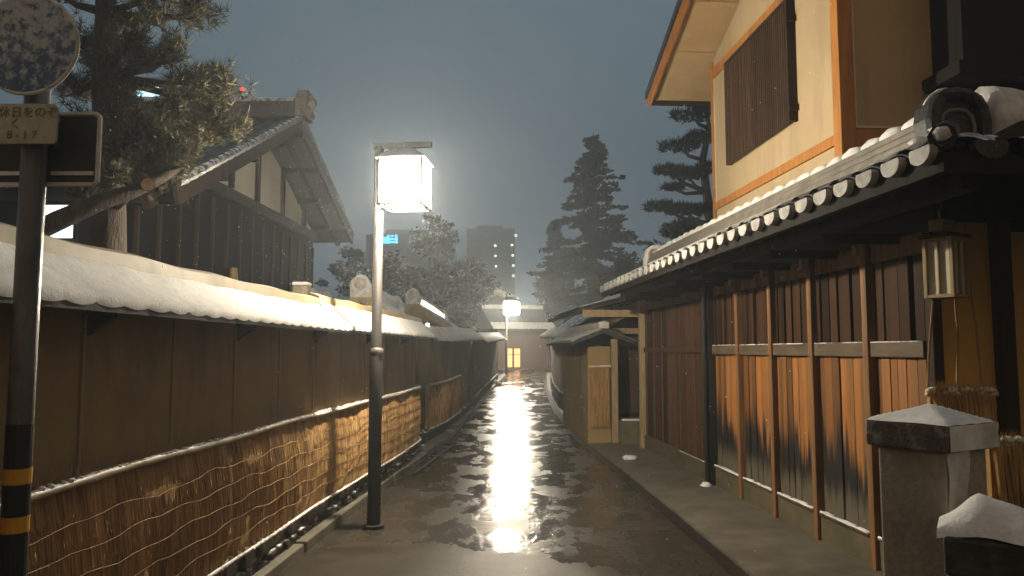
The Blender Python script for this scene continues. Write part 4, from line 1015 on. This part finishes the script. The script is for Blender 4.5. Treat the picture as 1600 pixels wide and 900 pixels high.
s_ = MB(); s_.box(VX + .022, 5.4, eb - .03, eb - .002, ez_ - .075, ez_ - .002); s_.build('eave_board', MT['dark_wood'], uroof)
s_ = MB()
for y_ in (UB - .1, 3.3, 2.4): s_.box(VX + .03, UX - .002, y_ - .012, y_ + .012, ez_ + .36 * (5.12 - abs(y_ - pkY) - pkY) - .02, ez_ + .36 * (5.12 - abs(y_ - pkY) - pkY) - .003)
s_.build('soffit_joint', MT['soffit'], uroof)
# dark shutter box on the near face
s_ = MB(); s_.box(1.16, 4.6, UA - .42, UA - .002, 4.08, 5.6); s_.build('shutter_box', MT['black_wood'], TH)
s_ = MB(); s_.box(1.05, 4.7, UA - .52, UA - .001, 3.96, 4.078); s_.build('shutter_ledge', MT['black_wood'], TH, bevel=.01)

# --- lantern hanging on the front corner
lw = at(1478, 418, 4.72)
LN = thing('wall_lantern', 'unlit pale wooden box lantern with white paper panels hanging at the plank wall corner', 'lantern', (lw.x, 4.72, at(1478, 466, 4.72).z), R(32))
s_ = MB(); hw = .082; hh = .375
for sx in (-1, 1):
    for sy in (-1, 1): s_.box(sx * hw - .012, sx * hw + .012, sy * hw - .012, sy * hw + .012, 0, hh)
for z in (0.0, hh - .022):
    s_.box(-hw + .013, hw - .013, -hw - .010, -hw + .010, z, z + .022); s_.box(-hw + .013, hw - .013, hw - .010, hw + .010, z, z + .022)
    s_.box(-hw - .010, -hw + .010, -hw + .013, hw - .013, z, z + .022); s_.box(hw - .010, hw + .010, -hw + .013, hw - .013, z, z + .022)
s_.box(-hw - .008, -hw + .006, -.006, .006, .023, hh - .023); s_.box(-.006, .006, -hw - .008, -hw + .006, .023, hh - .023)
s_.build('frame', MT['palewood'], LN, bevel=.003)
s_ = MB(); s_.box(-hw + .008, hw - .008, -hw + .007, hw - .007, .012, hh - .012); s_.build('paper', MT['paper'], LN)
s_ = MB(); s_.box(-hw - .03, hw + .03, -hw - .03, hw + .03, hh + .001, hh + .02); s_.build('top_board', MT['dark_wood'], LN, bevel=.004)
s_ = MB(); s_.box(-.07, .07, -.03, .06, hh + .045, hh + .115); s_.tube([(-.03, 0, hh + .02), (-.03, 0, hh + .05)], .006, 6); s_.tube([(.03, 0, hh + .02), (.03, 0, hh + .05)], .006, 6)
s_.tube([(0, .02, hh + .115), (0, .03, hh + .17), (.045, .04, hh + .22), (.06, .05, hh + .28), (.05, .05, hh + .33)], .007, 6); s_.build('hanger', MT['palewood'], LN)
# ropes tied from the hanger to the mat rail
rp = thing('rope', 'pale slack ropes running from the box lantern down to the straw bundle', 'rope', tuple(at(1500, 400, 4.84)))
O = at(1500, 400, 4.84)
s_ = MB()
for path in ([(1508, 350, 4.80), (1512, 420, 4.86), (1526, 520, 4.88), (1534, 605, 4.86)], [(1492, 465, 4.86), (1497, 530, 4.88), (1495, 605, 4.87)], [(1458, 470, 4.83), (1452, 540, 4.84), (1450, 605, 4.84)]):
    s_.tube([at(*q) - O for q in path], .007, 6)
s_.build('strand', MT['rope'], rp)

# straw bundles/mats in front of the yellow wall
def straw_bundle(label, px0, px1, py_top, Y, zbot, seed):
    random.seed(seed); a = at(px0, py_top, Y); b_ = at(px1, py_top, Y); T = thing('straw_mat', label, 'straw mat', ((a.x + b_.x) / 2, Y, 0))
    w_ = (b_.x - a.x) / 2; zt_ = a.z
    s_ = MB(); N = 40
    s_.grid(N, 12, lambda u, v: (-w_ * .93 + 2 * w_ * .93 * u, -.05 - .02 * math.sin(u * 37) * (1 - .3 * v) - .015 * math.sin(u * 91 + v * 2) - .04 * math.sin(v * 3.1), zt_ - (zt_ - zbot) * v)); s_.box(-w_ * .9, w_ * .9, -.02, .02, zbot, zt_)
    s_.build('matting', MT['straw'], T)
    s_ = MB(); stalks(s_, lambda q, o, z: Vector((-w_ * .95 + 2 * w_ * .95 * q, -.085 - o - .03 * math.sin((zt_ - z) * 3), z)), zt_, zbot, 3, 2 * w_, int(2 * w_ * 200)); s_.build('straw_stalks', MT['stalk'], T)
    s_ = MB()
    for k in range(3): s_.tube([(-w_ - .03 + (2 * w_ + .06) * q / 12, -.07 + .015 * math.sin(q + k * 2), zt_ + .012 * (k - 1) + .01 * math.sin(q * 1.7 + k)) for q in range(13)], .016, 7)
    s_.build('tied_rail', MT['bamboo'], T, smooth=True)
    s_ = MB()
    for _ in range(900):
        x = random.uniform(-w_, w_); dn = random.random() < .5; l = random.uniform(.03, .09); p_ = Vector((x, -.07 + random.uniform(-.03, .03), zt_)); e = p_ + Vector((random.uniform(-.03, .03), random.uniform(-.04, .01), -l * 1.4 if dn else l))
        s_.add([p_ + Vector((-.003, 0, 0)), p_ + Vector((.003, 0, 0)), e], [(0, 1, 2)])
    s_.build('fringe', MT['straw_pale'], T)
    s_ = MB()
    for _ in range(26): s_.blob((random.uniform(-w_, w_), -.075 + random.uniform(-.02, .02), zt_ + .02), random.uniform(.012, .03), 7, 5, .3, .7)
    tag(s_.build('snow', MT['snow_dirty'], T, smooth=True), kind='stuff'); return T
straw_bundle('straw mat tied below the box lantern on the yellow wall corner', 1446, 1538, 613, 4.78, .15, 61)
straw_bundle('straw mat with snowy top behind the stone parapet at the right edge', 1535, 1680, 690, 4.35, .1, 62)

# --- granite post and parapet at the near right
gp_ = thing('stone_post', 'square granite bridge post with snowy pyramid cap at lower right', 'post', (1.70, 3.12, 0), R(31))
s_ = MB(); q = .142
s_.box(-q, q, -q, q, 0, 1.262); s_.build('shaft', MT['granite'], gp_, bevel=.012)
s_ = MB(); q2 = .172; s_.box(-q2, q2, -q2, q2, 1.263, 1.365); s_.build('cap', simple('dark_cap_stone', (.10, .065, .055), (.05, .035, .03), 20, rough=.5, bmp=.4, dirt=(14, (.35, .34, .33))), gp_, bevel=.006)
s_ = MB(); q3 = .170
def capz(u, v):
    x = -q3 + 2 * q3 * u; y_ = -q3 + 2 * q3 * v; r_ = max(abs(x), abs(y_)) / q3
    return (x * 1.01, y_ * 1.01, 1.366 + .066 * (1 - r_) + .0015 * math.sin(x * 60 + y_ * 21) + (.004 if r_ < .98 else 0))
s_.grid(20, 20, capz); s_.build('cap_snow', MT['snow'], gp_, smooth=True)
s_ = MB(); s_.grid(14, 10, lambda u, v: (-q2 + 2 * q2 * u, -q2 - .004 - .003 * math.sin(u * 40) * math.sin(v * 9), 1.268 + .096 * v)); 
s_.grid(10, 14, lambda u, v: (-q + 2 * q * u * (.35 + .2 * v), -q - .004 - .003 * math.sin(u * 30 + v * 11), .9 + .36 * v)); s_.build('stuck_snow', MT['snow_dirty'], gp_, smooth=True)
pr = thing('stone_parapet', 'dark mossy stone bridge parapet topped with thick snow beside the granite post', 'parapet', (1.585, 2.84, 0), R(-34))
s_ = MB()
random.seed(5)
for (z0, z1) in ((0, .30), (.305, .62), (.625, .86), (.865, 1.0)):
    x = 0
    while x < 2.2:
        L = random.uniform(.35, .6) if z1 < .99 else random.uniform(.8, 1.0)
        s_.box(x + .004, x + L - .004, -.11 - random.uniform(0, .012) - (.02 if z1 > .99 else 0), .11, z0, z1); x += L
s_.build('stone_courses', simple('black_wet_stone', (.045, .036, .03), (.022, .02, .018), 6, rough=.55, bmp=.7, dirt=(4, (.12, .11, .09))), pr, bevel=.014)
def psnow(u, v):
    x = -.015 + 2.25 * u; e = .012 * math.sin(x * 19) + .008 * math.sin(x * 43 + 1)
    return (x, -.138 + e * (1 - v) + .258 * v, .985 + (.078 + .045 * math.exp(-((x - .10) / .11) ** 2) + .010 * math.sin(x * 9)) * max(0, math.sin(math.pi * (v * .92 + .03))) ** .7 * min(1, .35 + u * 12) + .02 * (v > 0) + .004 * math.sin(x * 50) * math.sin(v * 9))
s_ = MB(); s_.grid(90, 14, psnow)
s_.build('snow_top', MT['snow'], pr, smooth=True)

# ------------------------------------------------------------------ right side beyond the town house
# stub wall facing the near lamp, with straw panel and tiny snowy roof
sw = thing('stub_wall', 'short ochre stub wall with orange straw panel and small snowy roof past the plank wall', 'wall', (1.55, 13.4, 0), R(4))
s_ = MB(); s_.box(-.22, .18, 0, 3.2, 0, 1.72); s_.build('wall_body', MT['plaster_ochre'], sw)
s_ = MB(); s_.box(-.19, .15, -.06, -.004, .32, 1.38); s_.build('straw_panel', MT['straw'], sw, bevel=.015)
random.seed(4); s_ = MB(); stalks(s_, lambda q, o, z: Vector((-.19 + .34 * q, -.062 - o, z)), 1.36, .33, 4, .34, 50); s_.build('straw_stalks', MT['stalk'], sw)
s_ = MB(); s_.tube([(-.22, -.075, 1.36), (.18, -.075, 1.37)], .022, 8); s_.build('bamboo_rail', MT['bamboo'], sw)
s_ = MB(); s_.box(.19, .30, -.08, .03, 0, 1.85); s_.build('gate_post', MT['palewood'], sw, bevel=.008)
s_ = MB(); s_.prism([(-.55, 1.74), (-.55, 1.79), (.0, 2.02), (.55, 1.79), (.55, 1.74), (0, 1.95)], 'y', -.4, 3.4); r = s_.build('roof', MT['tile'], sw)
s_ = MB()
for sgn in (-1, 1): s_.grid(3, 60, lambda u, v: (sgn * .56 * (1 - u), -.4 + 3.8 * v, 1.80 + .235 * u + .03 * abs(math.sin(v * 15 * math.pi))))
s_.build('roof_snow', MT['snow_dirty'], r, smooth=True)
s_ = MB(); s_.box(-.09, .09, -.42, 3.4, 2.02, 2.14); s_.build('ridge', MT['snow_dirty'], r, bevel=.02)
gt_ = thing('gate_door', 'dark recessed gate with a snowy threshold beside the plank wall end', 'door', (2.05, 14.0, 0), R(4))
s_ = MB(); s_.box(-.25, .5, 0, .06, .45, 2.0); s_.build('door_panel', MT['dark_wood'], gt_)
s_ = MB(); s_.box(-.2, -.02, -.02, -.003, .52, 1.9); s_.box(.04, .26, -.02, -.003, .52, 1.9); s_.build('door_board', MT['batten'], gt_)
s_ = MB(); s_.box(-.25, .5, -.9, 0, 0, .44); s_.build('step', MT['mossy'], gt_, bevel=.02)
s_ = MB(); s_.box(-.22, .12, -.86, -.78, .443, .475); s_.build('threshold_snow', MT['snow'], gt_, bevel=.012)
s_ = MB(); s_.box(-.3, .6, -.25, .1, 1.95, 2.05); s_.build('lintel', MT['palewood'], gt_)
RW = [(1.62, 16.0), (1.42, 18.0), (1.27, 20.0), (1.28, 23.5), (1.5, 29)]
w5 = thing('earthen_wall', 'ochre wall on a dark stone base on the right, lit beside the wet reflection', 'wall')
b = MB(); b.sweep(dens(RW, .5)[::-1], [(-.3, .45), (0, .45), (0, 1.9), (-.3, 1.9)], zf=zf); b.build('wall_body', MT['plaster_ochre'], w5)
b = MB(); b.sweep(dens(RW, .5)[::-1], [(-.3, -.3), (.05, -.3), (.04, .45), (-.3, .449)], zf=zf, jit=lambda i, j: (random.uniform(-.015, .015), 0)); b.build('stone_base', MT['rubble'], w5)
snow_roof(w5, RW[::-1], 1.88, 2.15, .42, .5, cap=False, snowm='snow_dirty', zfn=zf)
gable_building('tiled_house', 'low dark tiled house with snowy eave edge behind the gate on the right', 'house', 1.95, 5.2, 14.6, 23.5, 2.5, 3.5, .45, roofm='tile', ridge_m='snow_dirty', wallm='dark_wood', rz=R(3))
ev = thing('porch_roof', 'pale snowy edged porch roof sloping toward the lane above the recessed gate', 'roof', (1.9, 13.0, 0), R(4))
s_ = MB(); s_.prism([(-.72, 2.30), (-.72, 2.37), (.9, 2.80), (.9, 2.72)], 'y', 0, 4.8); s_.build('roof_board', MT['dark_wood'], ev)
s_ = MB(); s_.grid(3, 80, lambda u, v: (-.73 + 1.6 * u, -.01 + 4.8 * v, 2.385 + .43 * u + .025 * abs(math.sin(v * 19 * math.pi)))); s_.build('roof_snow', MT['snow_dirty'], ev, smooth=True)
s_ = MB(); s_.box(-.7, .9, -.03, -.001, 2.22, 2.34); s_.box(.55, .67, .1, .22, 0, 2.69); s_.box(.55, .67, 4.4, 4.52, 0, 2.69); s_.build('frame', MT['palewood'], ev)

# ------------------------------------------------------------------ falling snow
random.seed(77)
fs = MB()
for _ in range(5200):
    Y = 3.4 + 25 * random.random() ** .8; X = random.uniform(-.72, .72) * Y; Z = random.uniform(.2, 1 + .5 * Y + 1.5); r_ = random.uniform(.003, .0075)
    if X > interp(RGT, min(Y, 60)) + .3 and Z < 3.4: continue
    if X < interp(KERB, min(Y, 60)) - .1 and Z < 2.2: continue
    c = Vector((X, Y, Z)); a = Vector((random.gauss(0, 1), random.gauss(0, 1), random.gauss(0, 1))).normalized() * r_; b_ = a.cross(Vector((random.gauss(0, 1), .3, random.gauss(0, 1)))).normalized() * r_ * .7; d = a.cross(b_).normalized() * r_ * .6
    fs.add([c + a, c - a, c + b_, c - b_, c + d, c - d], [(0, 2, 4), (2, 1, 4), (1, 3, 4), (3, 0, 4), (2, 0, 5), (1, 2, 5), (3, 1, 5), (0, 3, 5)])
for _ in range(1500):                      # extra flakes added around the near lamp to build up its glow
    c = Vector((random.gauss(-.9, .75), random.gauss(7.0, .9), random.gauss(3.3, .75)))
    if (c - Vector((-1.03, 7.2, 3.25))).length < .36: continue
    r_ = random.uniform(.002, .0055); a = Vector((random.gauss(0, 1), random.gauss(0, 1), random.gauss(0, 1))).normalized() * r_; b_ = a.cross(Vector((random.gauss(0, 1), .3, random.gauss(0, 1)))).normalized() * r_ * .7; d = a.cross(b_).normalized() * r_ * .6
    fs.add([c + a, c - a, c + b_, c - b_, c + d, c - d], [(0, 2, 4), (2, 1, 4), (1, 3, 4), (3, 0, 4), (2, 0, 5), (1, 2, 5), (3, 1, 5), (0, 3, 5)])
tag(fs.build('falling_snow', MT['snow']), 'fine snowflakes drifting through the lamp light', 'snow', kind='stuff')
